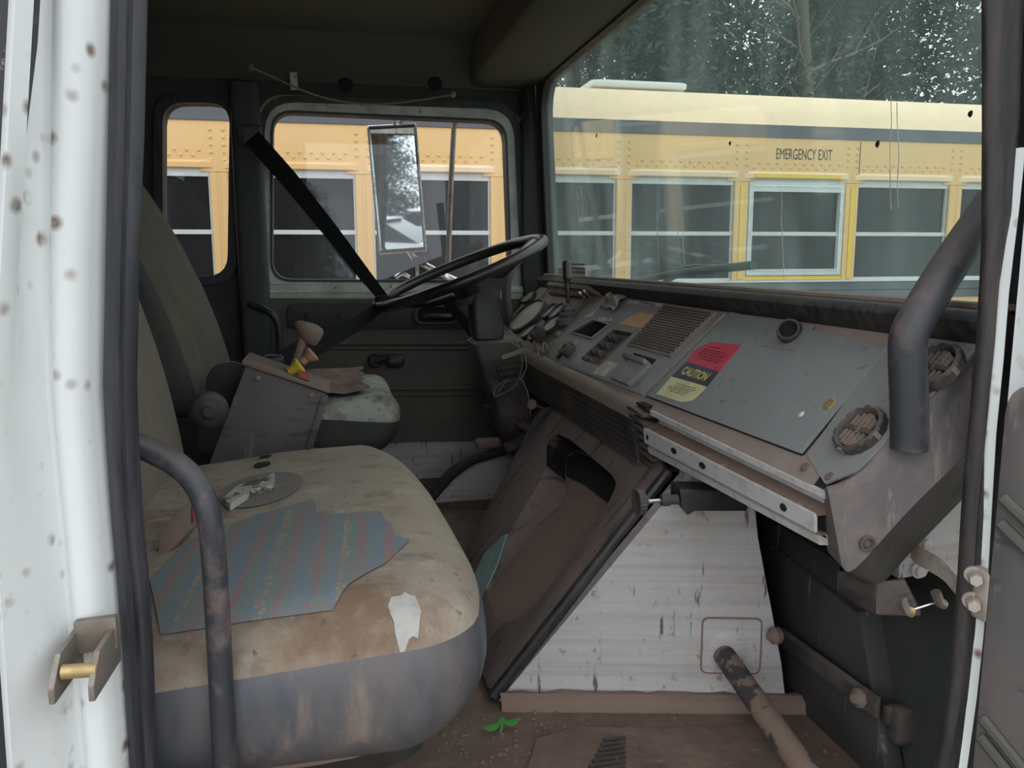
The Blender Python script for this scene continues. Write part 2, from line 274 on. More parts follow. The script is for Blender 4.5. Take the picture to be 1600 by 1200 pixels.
def plate(outer, holes, to3, depth):                                   # flat sheet with openings, given thickness along depth
    bm = bmesh.new(); edges = []
    for loop in [outer]+holes:
        vs_ = [bm.verts.new(to3(*p)) for p in loop]
        edges += [bm.edges.new((vs_[i], vs_[(i+1) % len(vs_)])) for i in range(len(vs_))]
    bmesh.ops.triangle_fill(bm, use_beauty=True, use_dissolve=False, edges=edges)
    if depth is not None:
        g = bmesh.ops.extrude_face_region(bm, geom=bm.faces[:])
        bmesh.ops.translate(bm, verts=[e for e in g['geom'] if isinstance(e, bmesh.types.BMVert)], vec=Vector(depth))
    bmesh.ops.recalc_face_normals(bm, faces=bm.faces[:])
    bm.verts.index_update(); mb = MB(); mb.add([v.co.copy() for v in bm.verts], [[v.index for v in f.verts] for f in bm.faces]); bm.free(); return mb

def rbox(c, size, r, n=10, deform=None):                               # rounded block, optionally reshaped
    c = Vector(c); h = Vector(size)/2; bm = bmesh.new()
    bmesh.ops.create_cube(bm, size=2.0); bmesh.ops.subdivide_edges(bm, edges=bm.edges[:], cuts=n, use_grid_fill=True)
    for v in bm.verts:
        p = Vector([h[i]*math.copysign(abs(v.co[i])**0.6, v.co[i]) for i in range(3)])
        q = Vector([max(-(h[i]-r), min(h[i]-r, p[i])) for i in range(3)]); d = p-q
        if d.length > 1e-9: p = q+d.normalized()*r
        v.co = c+p
        if deform: v.co = deform(v.co, c, h)
    bmesh.ops.recalc_face_normals(bm, faces=bm.faces[:]); bm.verts.index_update()
    mb = MB(); mb.add([v.co.copy() for v in bm.verts], [[v.index for v in f.verts] for f in bm.faces]); bm.free(); return mb

ORIG = {}
def empty(name, loc, label, cat, group=None):
    o = bpy.data.objects.new(name, None); C.objects.link(o); o.location = loc; o.empty_display_size = 0.05
    ORIG[o.name] = Vector(loc); o['label'] = label; o['category'] = cat
    if group: o['group'] = group
    return o
def obj(name, mb, m, parent=None, label=None, cat=None, kind=None, group=None, smooth=True, angle=35, bevel=0):
    vs_ = [Vector(v) for v in mb.v]
    if parent is not None: org = ORIG[parent.name]
    else:
        lo = [min(v[i] for v in vs_) for i in range(3)]; hi = [max(v[i] for v in vs_) for i in range(3)]
        org = Vector(((lo[0]+hi[0])/2, (lo[1]+hi[1])/2, lo[2]))
    me = bpy.data.meshes.new(name); me.from_pydata([v-org for v in vs_], [], mb.f)
    bm = bmesh.new(); bm.from_mesh(me)
    if bevel:
        bm.normal_update(); bmesh.ops.remove_doubles(bm, verts=bm.verts[:], dist=1e-5)
        bmesh.ops.recalc_face_normals(bm, faces=bm.faces[:])
        es = [e for e in bm.edges if len(e.link_faces) == 2 and e.calc_face_angle(0) > R(30)]
        bmesh.ops.bevel(bm, geom=es, offset=bevel, segments=2, affect='EDGES', profile=0.5, clamp_overlap=True)
    else: bmesh.ops.recalc_face_normals(bm, faces=bm.faces[:])
    bm.to_mesh(me); bm.free(); me.validate()
    if smooth:
        for p in me.polygons: p.use_smooth = True
        me.set_sharp_from_angle(angle=R(angle))
    me.materials.append(M[m] if isinstance(m, str) else m)
    o = bpy.data.objects.new(name, me); C.objects.link(o); ORIG[o.name] = org
    if parent is not None:
        o.parent = parent; o.location = (0, 0, 0)
    else: o.location = org
    if label: o['label'] = label
    if cat: o['category'] = cat
    if kind: o['kind'] = kind
    if group: o['group'] = group
    return o
def struct(name, mb, m, label, cat, **k): return obj(name, mb, m, None, label, cat, 'structure', **k)
def text_mb(s, to3, width, height, off=0.012):                                    # lettering as a flat mesh fitted into width x height
    cu = bpy.data.curves.new('lettering', 'FONT'); cu.body = s; cu.resolution_u = 3; cu.offset = off
    o = bpy.data.objects.new('lettering', cu); C.objects.link(o); dg = bpy.context.evaluated_depsgraph_get(); dg.update()
    me = bpy.data.meshes.new_from_object(o.evaluated_get(dg)); bpy.data.objects.remove(o)
    xs = [v.co.x for v in me.vertices]; ys = [v.co.y for v in me.vertices]; x0, x1, y0, y1 = min(xs), max(xs), min(ys), max(ys)
    mb = MB(); mb.add([to3((v.co.x-x0)/(x1-x0)*width, (v.co.y-y0)/(y1-y0)*height) for v in me.vertices], [list(p.vertices) for p in me.polygons])
    bpy.data.meshes.remove(me); return mb

# ================================================================ CAB SHELL
V = Vector
YL = 2.60                                                               # inner face of the driver's side
def YZ(y): return lambda x, z: (x, y, z)
# cab floor with muddy ridge
struct('floor', MB().box(-1.05, 0.80, 0.56, 2.62, 1.23, 1.29), 'floor', 'brown mud-covered cab floor', 'floor')
mb = MB(); rnd = random.Random(3)
rows = []
for i in range(25):
    x = 0.235+(0.70-0.235)*i/24; yb = 1.188-(x-0.25)*0.24
    rows.append([(x, yb-0.0, 1.312+rnd.uniform(-.003, .003)), (x, yb-0.012, 1.314), (x, yb-0.020-rnd.uniform(0, .004), 1.308), (x, yb-0.028, 1.286)])
mb.grid(rows); struct('trim_1', mb, 'brown', 'dirt-caked floor edge strip along the foot of the white panel', 'floor trim')
# worn ribbed mat remains on the floor
mat_root = empty('floor_mat', (0.28, 0.98, 1.29), 'torn remains of a ribbed brown rubber mat on the cab floor', 'floor mat')
obj('mat_sheet', plate([(0.10, 0.80), (0.62, 0.80), (0.64, 1.03), (0.46, 1.06), (0.34, 1.09), (0.27, 1.075), (0.235, 1.0), (0.12, 0.98)], [], lambda x, y: (x, y, 1.290), (0, 0, 0.006)), 'floor', mat_root)
for k in range(9):
    y = 0.955+0.011*k
    obj('rib', MB().box(0.30+0.008*k, 0.365+0.004*k, y, y+0.005, 1.296, 1.2995), 'kick', mat_root)

# roof: ceiling panel, cant rail, windshield header, rear wall
struct('ceiling', MB().prism([(-1.05, 0.55, 2.63), (0.47, 0.55, 2.63), (0.47, 2.45, 2.63), (-1.05, 2.45, 2.63)], (0, 0, 0.05)), 'headliner', 'dark dusty headliner under the cab roof', 'ceiling')
struct('trim_2', MB().prism([(-1.05, 2.42, 2.64), (-1.05, 2.50, 2.60), (-1.05, 2.585, 2.52), (-1.05, 2.66, 2.52), (-1.05, 2.66, 2.68), (-1.05, 2.42, 2.68)], (1.73, 0, 0)), 'headliner', 'dark roof edge rail above the far side windows', 'roof rail')
struct('trim_3', MB().prism([(0.43, 0.60, 2.535), (0.47, 0.60, 2.522), (0.635, 0.60, 2.527), (0.685, 0.60, 2.54), (0.685, 0.60, 2.70), (0.40, 0.60, 2.70), (0.42, 0.60, 2.60)], (0, 1.98, 0)), 'headliner', 'dark overhead console box along the top of the windshield', 'header', bevel=0.008)
struct('wall_rear', MB().box(-1.10, -1.05, 0.50, 2.70, 1.10, 2.68), 'headliner', 'dark rear wall of the cab behind the seats', 'wall')
struct('trim_4', rbox((-0.87, 1.6, 2.53), (0.36, 1.84, 0.19), 0.05, 6), 'headliner', 'dark rear roof shelf hanging from the headliner', 'roof shelf')
# roof outer skin keeps daylight out
struct('trim_5', MB().prism([(-1.12, 0.48, 2.70), (0.72, 0.48, 2.70), (0.72, 2.72, 2.70), (-1.12, 2.72, 2.70)], (0, 0, 0.04)), 'white_jamb', 'white painted outer roof skin of the cab', 'roof')

# driver's side wall with door opening and quarter window opening
door_hole = fillet([(-0.205, 1.235), (-0.205, 2.487), (0.600, 2.478), (0.625, 1.46), (0.42, 1.40), (0.26, 1.285), (0.20, 1.235)], [0.02, 0.09, 0.09, 0.05, 0.08, 0.05, 0.02])
q_hole = fillet([(-0.500, 1.945), (-0.468, 2.452), (-0.276, 2.456), (-0.310, 1.948)], 0.062)
struct('wall_left', plate([(-1.06, 1.2), (-1.06, 2.60), (0.652, 2.60), (0.652, 1.2)], [door_hole, q_hole], YZ(YL-0.005), (0, 0.07, 0)), 'cab_dark', 'dark inner side wall of the cab on the far side', 'wall')
# rubber frame and pane of the quarter window
win = empty('window_2', (-0.39, YL, 1.94), 'tall narrow quarter window with rounded corners in black rubber behind the far door', 'window'); win['kind'] = 'structure'
qo = fillet([(-0.524, 1.925), (-0.487, 2.474), (-0.255, 2.476), (-0.289, 1.926)], 0.075); qi = fillet([(-0.496, 1.950), (-0.464, 2.448), (-0.280, 2.452), (-0.314, 1.953)], 0.060)
obj('rubber_frame', plate(qo, [qi], YZ(YL-0.022), (0, 0.02, 0)), 'seal', win)
obj('pane', plate(q_hole, [], YZ(YL+0.03), (0, 0.004, 0)), 'sideglass', win)
for sx_ in (-1,):
    obj('pull_strip', MB().tube([(-0.535, YL-0.015, 2.40), (-0.548, YL-0.02, 2.32), (-0.556, YL-0.02, 2.05)], 0.006, 8, 4), 'headliner', win)
# B-post cover between quarter window and door, with belt guide
struct('trim_6', rbox((-0.235, YL-0.045, 1.90), (0.085, 0.07, 1.22), 0.02, 5), 'cab_dark', 'dark padded post cover between quarter window and driver door', 'post cover')

# ---------------------------------------------------------------- driver's door
door = empty('door_1', (0.20, YL, 1.42), 'closed driver door with pale green window frame and dark ribbed trim', 'door'); door['kind'] = 'structure'
wo = fillet([(-0.2209,1.8836), (-0.1817,2.4632), (0.5699,2.4631), (0.6108,1.8722)], [0.03, 0.085, 0.085, 0.03]); wi = fillet([(-0.1883,1.9376), (-0.163,2.4347), (0.5429,2.4273), (0.5596,1.9268)], 0.062)
obj('window_frame', plate(wo, [wi], YZ(2.585), (0, 0.05, 0)), 'cab_green', door)
obj('window_gasket', plate(fillet([(-0.1916,1.9336), (-0.1659,2.4391), (0.5471,2.4321), (0.5638,1.9225)], 0.064), [fillet([(-0.1847,1.9413), (-0.1598,2.432), (0.5398,2.4241), (0.5564,1.9308)], 0.058)], YZ(2.582), (0, 0.052, 0)), 'seal', door)
obj('pane', plate(wi, [], YZ(2.622), (0, 0.004, 0)), 'sideglass', door)
obj('door_seal', plate(fillet([(-0.2619,1.4193), (-0.2,2.4788), (0.5883,2.4852), (0.6434,1.3706)], [0.03, 0.10, 0.10, 0.03]), [fillet([(-0.2408,1.4202), (-0.181,2.4614), (0.5697,2.4633), (0.6169,1.3742)], [0.02, 0.088, 0.088, 0.03])], YZ(2.577), (0, 0.03, 0)), 'seal', door)
sl = [(-0.2101,2.575,1.9266), (0.5988,2.575,1.9144), (0.603,2.575,1.8689), (-0.2123,2.575,1.8822)]
obj('sill_ledge', MB().prism([(p[0], 2.572, p[2]) for p in sl], (0, 0.03, 0)), 'cab_green', door, bevel=0.006)
obj('sill_groove', MB().obox((0.20, 2.571, (0.1503,2.575,1.9011)[2]), (0.43, 0, -0.004), (0, 0.004, 0), (0, 0, 0.004)), 'cab_green', door)
tp = [(-0.2082,1.8805), (0.6061,1.8649), (0.5576,1.4036), (0.2187,1.4169), (-0.2272,1.4074)]
obj('trim_panel', plate(fillet(tp, 0.02), [], YZ(2.565), (0, 0.03, 0)), 'trim_dark', door)
for (a, b, r_) in (((-0.1083,2.565,1.7438), (0.5898,2.565,1.728), 0.007), ((-0.109,2.565,1.7279), (0.5897,2.565,1.7112), 0.006), ((-0.0173,2.565,1.5985), (0.583,2.565,1.5801), 0.008), ((-0.01804,2.565,1.5782), (0.583,2.565,1.5588), 0.006)):
    obj('moulded_rib', MB().tube([a, b], r_, 8), 'trim_dark', door)
rec = fillet([(-0.1478,1.7924), (-0.1425,1.8684), (0.4212,1.8599), (0.4265,1.7821)], 0.025)
obj('armrest_pad', plate(rec, [], YZ(2.553), (0, 0.02, 0)), 'seat_dark', door, bevel=0.005)
for q in ((-0.07947,2.55,1.8309), (0.0181,2.55,1.8292)): obj('screw_cap', MB().lathe(q, (0, -1, 0), [(0, -0.001), (0.012, -0.001), (0.012, 0.003), (0.008, 0.0045), (0, 0.003)], 14), 'seat_dark', door)
hs = fillet([(0.2376,1.795), (0.2389,1.8572), (0.3479,1.8595), (0.392,1.7959)], 0.03); hi_ = fillet([(0.2498,1.8049), (0.2507,1.847), (0.3416,1.8496), (0.3777,1.8044)], 0.025)
obj('handle_surround', plate(hs, [hi_], YZ(2.545), (0, 0.02, 0)), 'black', door, bevel=0.002)
obj('handle_well', plate(hi_, [], YZ(2.552), (0, 0.004, 0)), 'void', door)
obj('pull_lever', MB().tube([(0.27,2.548,1.8207), (0.3048,2.535,1.823), (0.3453,2.535,1.8222), (0.3712,2.545,1.8292)], 0.009, 10, 4, flat=0.7), 'black', door)
cr = obj('window_crank', MB().lathe((0.1157,2.56,1.686), (0, -1, 0), [(0, 0), (0.022, 0), (0.022, 0.02), (0.017, 0.03), (0, 0.032)], 18), 'black', door)
obj('crank_arm', MB().tube([(0.1145,2.535,1.6891), (0.1457,2.525,1.6954), (0.1768,2.52,1.691)], [0.014, 0.010], 10, 4), 'black', cr)
obj('crank_knob', rbox((0.1744,2.515,1.6877), (0.062, 0.045, 0.045), 0.02, 5), 'black', cr)
obj('door_grab_handle', MB().tube([(-0.2594,2.56,1.8778), (-0.2432,2.52,1.8682), (-0.1934,2.5,1.8477), (-0.1695,2.5,1.8112), (-0.1669,2.5,1.7461), (-0.1769,2.53,1.6926)], 0.0105, 12, 6), 'black', door)
obj('outer_skin', MB().box(-0.20, 0.62, 2.655, 2.66, 1.24, 1.93), 'white_jamb', door)
# white door sill below the trim, cut by the wheel arch
obj('lower_skin', plate([(0.01599,1.4169), (0.5598,1.4101), (0.6367,1.3929), (0.6368,1.3045), (0.4711,1.1818), (0.009043,1.2141)], [], YZ(2.575), (0, 0.02, 0)), 'white_panel', door)
# wheel arch of the driver's footwell
struct('trim_7', MB().tube([(0.2171,2.28,1.2715), (0.2688,2.28,1.3337), (0.3184,2.28,1.3845), (0.3832,2.28,1.423), (0.4753,2.28,1.4449), (0.5647,2.28,1.4595)], 0.017, 10, 6), 'seal_dirty', 'black rubber seal arching over the driver side wheel arch', 'seal')
struct('wall_front', plate([(0.2516,1.2941), (0.3056,1.3528), (0.3865,1.4063), (0.4989,1.4351), (0.5973,1.4494), (0.5979,1.238), (0.251,1.2629)], [], YZ(2.30), (0, 0.02, 0)), 'white_panel', 'dirty white inner wheel arch panel at the driver footwell', 'wall')
struct('trim_8', MB().box(0.735, 0.77, 0.75, 2.62, 1.23, 1.93), 'cab_dark', 'dark firewall behind the dashboard', 'firewall')

# far windshield post, gasket, windshield
struct('trim_9', MB().loft([[(0.59, 2.60, z), (0.60, 2.545, z), (0.632-d, 2.515, z), (0.655-d, 2.525, z), (0.657-d, 2.62, z)] for z, d in ((1.60, 0.0), (1.95, 0.0), (2.54, 0.033))]), 'cab_dark', 'dark green far windshield post', 'windshield post')
ws = empty('window_1', (0.64, 1.6, 1.94), 'wide dusty green-tinted windshield with a rounded black gasket', 'windshield'); ws['kind'] = 'structure'
def WS(y, z): return (0.672-(z-1.95)*0.055, y, z)                       # the glass leans back a little
so = fillet([(0.66, 1.90), (2.56, 1.90), (2.545, 2.575), (0.66, 2.575)], [0.02, 0.06, 0.13, 0.02]); si = fillet([(0.69, 1.925), (2.485, 1.925), (2.478, 2.521), (0.69, 2.521)], [0.02, 0.03, 0.115, 0.02])
obj('gasket', plate(so, [si], lambda y, z: V(WS(y, z))-V((0.012, 0, 0)), (0.035, 0, 0)), 'seal', ws)
obj('pane', plate(so, [], lambda y, z: V(WS(y, z))+V((0.004, 0, 0)), (0.005, 0, 0)), 'windshield', ws)
# inspection stickers on the lower corner of the windshield
A = (0.672,2.4213,1.9711); B = (0.672,2.3016,1.9408)
obj('inspection_sticker', MB().box(0.6715, 0.674, B[1], A[1], B[2], A[2]), 'residue', ws)
A = (0.672,2.276,1.9726); B = (0.672,2.1393,1.941)
st_ = obj('inspection_sticker', MB().box(0.6715, 0.674, B[1], A[1], B[2], A[2]), 'residue', ws)
for k in range(4): obj('printed_line', MB().box(0.6705, 0.6714, B[1]+0.006, A[1]-0.006, B[2]+0.008+k*0.011, B[2]+0.012+k*0.011), 'print_dark', st_)
for q, r_ in (((0.665,2.0067,2.3046), 0.006), ((0.665,1.3019,2.1915), 0.004), ((0.665,0.917,2.1391), 0.005), ((0.665,0.7659,2.1498), 0.004)):
    gx = 0.672-(q[2]-1.95)*0.055
    obj('bug_splat', MB().lathe((gx+0.003, q[1], q[2]), (-1, 0.2, 0.1), [(r_, 0), (r_*0.6, 0.002), (0, 0.0025)], 7), 'void', ws)
rnd = random.Random(9); stk_ = MB()
for px_ in ((0.665,2.1963,2.1987), (0.665,2.1546,2.1951), (0.665,1.5299,2.1168), (0.665,1.5076,2.103), (0.665,0.8838,2.1827), (0.665,0.8951,2.1922), (0.665,1.1414,2.0986), (0.665,1.6307,2.0977)):
    y_, z_ = px_[1], px_[2]; pts_ = []
    for k in range(7): pts_.append((0.672-(z_-1.95)*0.055+0.0035, y_, z_)); z_ -= rnd.uniform(.012, .03); y_ += rnd.uniform(-.003, .002)
    stk_.tube(pts_, 0.0005, 4)
obj('drip_streak', stk_, 'residue', ws, kind='stuff', smooth=False)
struct('trim_16', MB().box(0.64, 0.775, 2.598, 2.66, 1.20, 1.935), 'cab_dark', 'dark corner panel low in front of the driver door', 'corner panel')
struct('trim_10', MB().loft([[(0.645, 0.60, z), (0.66, 0.655, z), (0.70, 0.675, z), (0.76, 0.64, z), (0.76, 0.56, z), (0.66, 0.55, z)] for z in (1.60, 2.72)]), 'cab_dark', 'dark near windshield post beside the open door', 'windshield post')

# ================================================================ NEAR DOOR OPENING
# rear post of the open doorway, white painted steel
jamb_rows = []
for z in [1.0+0.1*k for k in range(19)]:
    kx = lambda x, y: (x, y, z)
    sh = 0.030*min(1.6, max(0, (z-1.93)/0.26))
    e = -0.232+0.046*min(1, max(0, (z-1.87)/0.33))
    if z < 1.87: e = -0.232-0.03*(1.87-z)
    jamb_rows.append([kx(-0.172+sh, 0.72), kx(-0.176+sh, 0.692), kx(-0.183+sh, 0.683), kx(-0.187+sh, 0.672), kx(-0.191+sh*0.9, 0.656), kx(-0.200+sh*0.8, 0.650), kx(-0.2065+sh*0.8, 0.651), kx(-0.210+sh*0.8, 0.658), kx(-0.2135+sh*0.8, 0.657), kx(-0.217+sh*0.7, 0.640), kx(-0.222+sh*0.7, 0.626), kx(e-0.000+0.006, 0.612), kx(e, 0.598), kx(e-0.006, 0.604), kx(e-0.010, 0.63)])
struct('wall_right', MB().loft(jamb_rows, False, False), 'white_jamb', 'dirt-spotted white painted steel door post at the left edge', 'door post', angle=60)
struct('trim_11', MB().loft([[(-0.75, 0.612, z), (e-0.003, 0.612, z), (e-0.003, 0.65, z), (-0.75, 0.65, z)] for z, e in ((1.0, -0.260), (1.60, -0.2402), (1.87, -0.232), (2.20, -0.186), (2.80, -0.186))]), 'rail_black', 'black rubber edge outside the white door post', 'seal')
sr = []
SEAL3 = [
 ((-0.1486,0.68,2.2551), (-0.123,0.68,2.2573)), ((-0.1535,0.68,2.1893), (-0.1279,0.68,2.1908)), ((-0.1619,0.68,2.0981), (-0.1363,0.68,2.0989)), ((-0.1708,0.68,2.0032), (-0.1465,0.68,2.0031)), ((-0.18,0.68,1.9042), (-0.1553,0.68,1.9033)),
 ((-0.1814,0.68,1.853), (-0.157,0.68,1.8517)), ((-0.182,0.68,1.8004), (-0.1582,0.68,1.7987)), ((-0.1816,0.68,1.7465), (-0.157,0.68,1.7443)), ((-0.1817,0.68,1.6912), (-0.1578,0.68,1.6886)), ((-0.1828,0.68,1.6346), (-0.1596,0.68,1.6316)), ((-0.1835,0.68,1.5764), (-0.1614,0.68,1.5731)), ((-0.1863,0.68,1.4558), (-0.1658,0.68,1.4519))]
def sealmesh(S, dy=0.012):
    rings = []
    for a, b in S:
        a, b = V(a), V(b); c = (a+b)/2; h = (b-a)/2
        rings.append([c+h*math.cos(t)+V((0, dy*math.sin(t)*(1 if math.sin(t) > 0 else 0.8), 0))+V((0, 0.004*(abs(math.cos(t)) < 0.2)*(math.sin(t) < 0), 0)) for t in [2*math.pi*k/16 for k in range(16)]])
    return MB().loft(rings)
struct('trim_12', sealmesh(SEAL3), 'seal', 'black rubber door seal running up the rear edge of the open doorway', 'seal', angle=60)
# door striker on the white post
stk = empty('door_striker', (-0.1957,0.62,1.7014), 'rusty steel door striker bolted low on the white door post', 'striker')
for cx in ((-0.2066,0.615,1.7052), (-0.1805,0.615,1.7042)):
    c_ = V(cx)
    obj('cheek_plate', MB().prism([(c_.x-0.003, 0.592, c_.z-0.018), (c_.x-0.003, 0.592, c_.z-0.006), (c_.x-0.001, 0.606, c_.z+0.014), (c_.x, 0.655, c_.z+0.014), (c_.x, 0.655, c_.z-0.018)], (0.0045, 0, 0)), 'steel', stk, bevel=0.001)
a = V((-0.2022,0.602,1.7065)); b = V((-0.1788,0.602,1.7057))
obj('striker_pin', MB().tube([a, b], 0.0052, 14), 'brass', stk)
obj('base_plate', MB().obox((a+b)/2+V((0.001, 0.043, 0.008)), (0.0145, 0.002, 0), (0, 0.004, 0), (0, 0, 0.013)), 'steel', stk, bevel=0.001)

# front edge of the doorway: seal, white flange, lower white hinge post, hinge
SEALF = [
 ((0.5683,0.66,2.3061), (0.6098,0.66,2.3095)), ((0.5762,0.66,2.2272), (0.6172,0.66,2.2297)), ((0.5879,0.66,2.1171), (0.6239,0.66,2.1182)), ((0.5988,0.66,2.0011), (0.628,0.66,2.001)), ((0.6017,0.66,1.9223), (0.6285,0.66,1.9216)),
 ((0.602,0.66,1.8537), (0.6269,0.66,1.8526)), ((0.6011,0.66,1.8026), (0.6255,0.66,1.8012)), ((0.6017,0.66,1.7505), (0.6241,0.66,1.7489)), ((0.6036,0.66,1.6837), (0.6271,0.66,1.6816)), ((0.604,0.66,1.6153), (0.6301,0.66,1.6125)), ((0.6021,0.66,1.5454), (0.6285,0.66,1.542)), ((0.5939,0.66,1.4747), (0.6245,0.66,1.4701)), ((0.5777,0.66,1.3662), (0.6175,0.66,1.3591))]
struct('trim_13', sealmesh(SEALF), 'seal_dirty', 'dirty black rubber door seal down the front edge of the open doorway', 'seal', angle=60)
FL = [((0.6002,0.655,2.0997), (0.6198,0.645,2.0989)), ((0.6028,0.655,2.048), (0.6192,0.645,2.0475)), ((0.6034,0.655,2.001), (0.6173,0.645,2.0009)), ((0.6,0.655,1.9652), (0.6161,0.645,1.9654)), ((0.5975,0.655,1.9045), (0.6168,0.645,1.9051)), ((0.5977,0.655,1.8295), (0.616,0.645,1.8308)), ((0.5993,0.655,1.7522), (0.6188,0.645,1.754)), ((0.6013,0.655,1.6926), (0.6211,0.645,1.6947)), ((0.6017,0.655,1.618), (0.6226,0.645,1.6205)), ((0.5998,0.655,1.5486), (0.6211,0.645,1.5516)), ((0.5933,0.655,1.4781), (0.6173,0.645,1.4811)), ((0.5812,0.655,1.3696), (0.6098,0.645,1.3725))]
struct('trim_14', MB().loft([[V(a).lerp(V(b), 0.62)+V((0, 0.016, 0)), V(b)+V((0, 0, 0)), V(b)+V((0.012, 0.012, 0)), V(a).lerp(V(b), 0.75)+V((0.004, 0.025, 0))] for a, b in FL]), 'white_jamb', 'narrow white steel flange along the front door seal', 'door flange')
struct('trim_15', MB().loft([[(x, 0.775, z0), (x, 0.775, z1), (x, 0.787, z1), (x, 0.787, z0)] for x, z0, z1 in ((0.625, 1.633, 1.72), (0.64, 1.634, 1.76), (0.675, 1.640, 1.83), (0.70, 1.628, 1.86), (0.735, 1.60, 1.86))]), 'white_panel', 'white steel hinge post plate under the dash end cap', 'hinge post')
# the open passenger door at the right edge, swung out past the picture
pd = empty('door_2', (0.66, 0.62, 1.30), 'open passenger door with white frame and dark scuffed trim at the right edge', 'door'); pd['kind'] = 'structure'
def PD(s, z, h=0.0): return (0.622+s*0.35+h*-0.93, 0.640-s*0.93-h*0.35, z)  # s runs outward along the open door
obj('door_shell', MB().loft([[PD(s, 1.15, h), PD(s, 2.55, h), PD(s, 2.55, -0.06), PD(s, 1.15, -0.06)] for s, h in ((-0.006, 0), (0.80, 0))]), 'white_jamb', pd, bevel=0.012)
tr = [(0.004, 1.17), (0.78, 1.17), (0.78, 1.885), (0.004, 1.885)]
obj('trim_panel', plate(fillet(tr, 0.03), [], lambda s, z: PD(s, z, 0.014), V(PD(0, 0, 0))-V(PD(0, 0, 0.014))), 'console', pd, bevel=0.006)
for z0, z1 in ((1.775, 1.60), (1.75, 1.575), (1.55, 1.36), (1.53, 1.34)):
    obj('moulded_rib', MB().tube([PD(0.01, z0, 0.016), PD(0.30, z1, 0.016), PD(0.76, z1-0.02, 0.016)], 0.006, 8, 5), 'trim_dark', pd)
obj('window_bead', MB().tube([PD(0.02, 1.905, 0.004), PD(0.77, 1.905, 0.004)], 0.010, 8), 'white_jamb', pd)
arm = [V((0.6339,0.765,1.6639)), V((0.6327,0.72,1.6624)), V((0.6227,0.68,1.6566)), V((0.6166,0.65,1.6664))]
hg = obj('door_hinge', MB().loft([[p+V((0, -0.004, 0.008)), p+V((0.004, 0.006, 0.012)), p+V((0.004, 0.010, -0.006)), p+V((0, -0.004, -0.008))] for p in spline(arm, 5)]), 'hinge', pd, 'rusty white hinge arm with two bolts')
for q, s_ in (((0.6054,0.645,1.6889), 0.0066), ((0.6058,0.645,1.6622), 0.0066)):
    bt = obj('hinge_bolt', MB().lathe(q, (-0.5, -0.8, 0.0), [(0, 0), (s_, 0), (s_, 0.010), (s_*.9, 0.012), (0, 0.012)], 6), 'hinge', hg, smooth=False)
    obj('washer', MB().lathe(V(q)+V((0.004, 0.006, 0)), (-0.5, -0.8, 0), [(0, 0), (s_*1.3, 0), (s_*1.3, 0.003), (0, 0.003)], 18), 'hinge', hg)
for q, r_ in (((0.6471,0.772,1.6431), 0.0065), ((0.652,0.772,1.676), 0.0055)):
    obj('post_bolt', MB().lathe(q, (0, -1, 0), [(0, 0), (r_*1.5, 0), (r_*1.5, 0.003), (r_, 0.003), (r_, 0.008), (0, 0.009)], 16), 'white_panel', hg)
obj('hinge_leaf', MB().obox((0.6158,0.648,1.6707), (0.0055, 0.008, 0), (0, 0.010, 0), (0, 0, 0.026)), 'hinge', hg, bevel=0.003)


# ================================================================ PEDESTAL AND FRONT OF THE FOOTWELL
wp = empty('tunnel_side_panel', (0.47, 1.13, 1.29), 'scratched white steel side panel of the centre tunnel under the dash', 'panel')
def WP(x, z, d=0.0): return (x+d*-0.26, 1.195-(x-0.245)*0.26-d*0.966, z)
obj('sheet', plate([(0.232, 1.285), (0.683, 1.285), (0.672, 1.36), (0.661, 1.414), (0.627, 1.573), (0.622, 1.612), (0.622, 1.74), (0.53, 1.74), (0.515, 1.665)], [], WP, (0.005, 0.03, 0)), 'white_panel', wp)
# outlined blanking plate round the lever
ol = fillet([(0.545, 1.325), (0.545, 1.412), (0.622, 1.412), (0.622, 1.325)], 0.012); oi = fillet([(0.548, 1.328), (0.548, 1.409), (0.619, 1.409), (0.619, 1.328)], 0.010)
ol = fillet([(0.548, 1.345), (0.548, 1.440), (0.640, 1.440), (0.640, 1.345)], 0.012); oi = fillet([(0.5505, 1.3475), (0.5505, 1.4375), (0.6375, 1.4375), (0.6375, 1.3475)], 0.010)
obj('plate_groove', plate(ol, [oi], lambda x, z: WP(x, z, 0.0022), V(WP(0, 0, 0))-V(WP(0, 0, 0.0022))), 'brown', wp)
obj('blanking_plate', plate(oi, [], lambda x, z: WP(x, z, 0.002), V(WP(0, 0, 0))-V(WP(0, 0, 0.002))), 'white_panel', wp)
obj('pressed_boss', MB().lathe(WP(0.588, 1.385, 0.0), V((-0.26, -0.966, 0)), [(0.036, 0), (0.032, 0.002), (0.024, 0.0045), (0.012, 0.0055), (0, 0.0055)], 24), 'white_panel', wp)
lv = V(WP(0.583, 1.378, 0.002))
obj('brown_lever_tube', MB().tube([lv, V((0.5809,0.8736,1.335)), V((0.5809,0.8736,1.335))*1.0+(V((0.5809,0.8736,1.335))-lv)*0.55], 0.0175, 18), 'brown_tube', None, 'dirt-caked brown steel tube leaning out of the white panel onto the floor', 'tube')

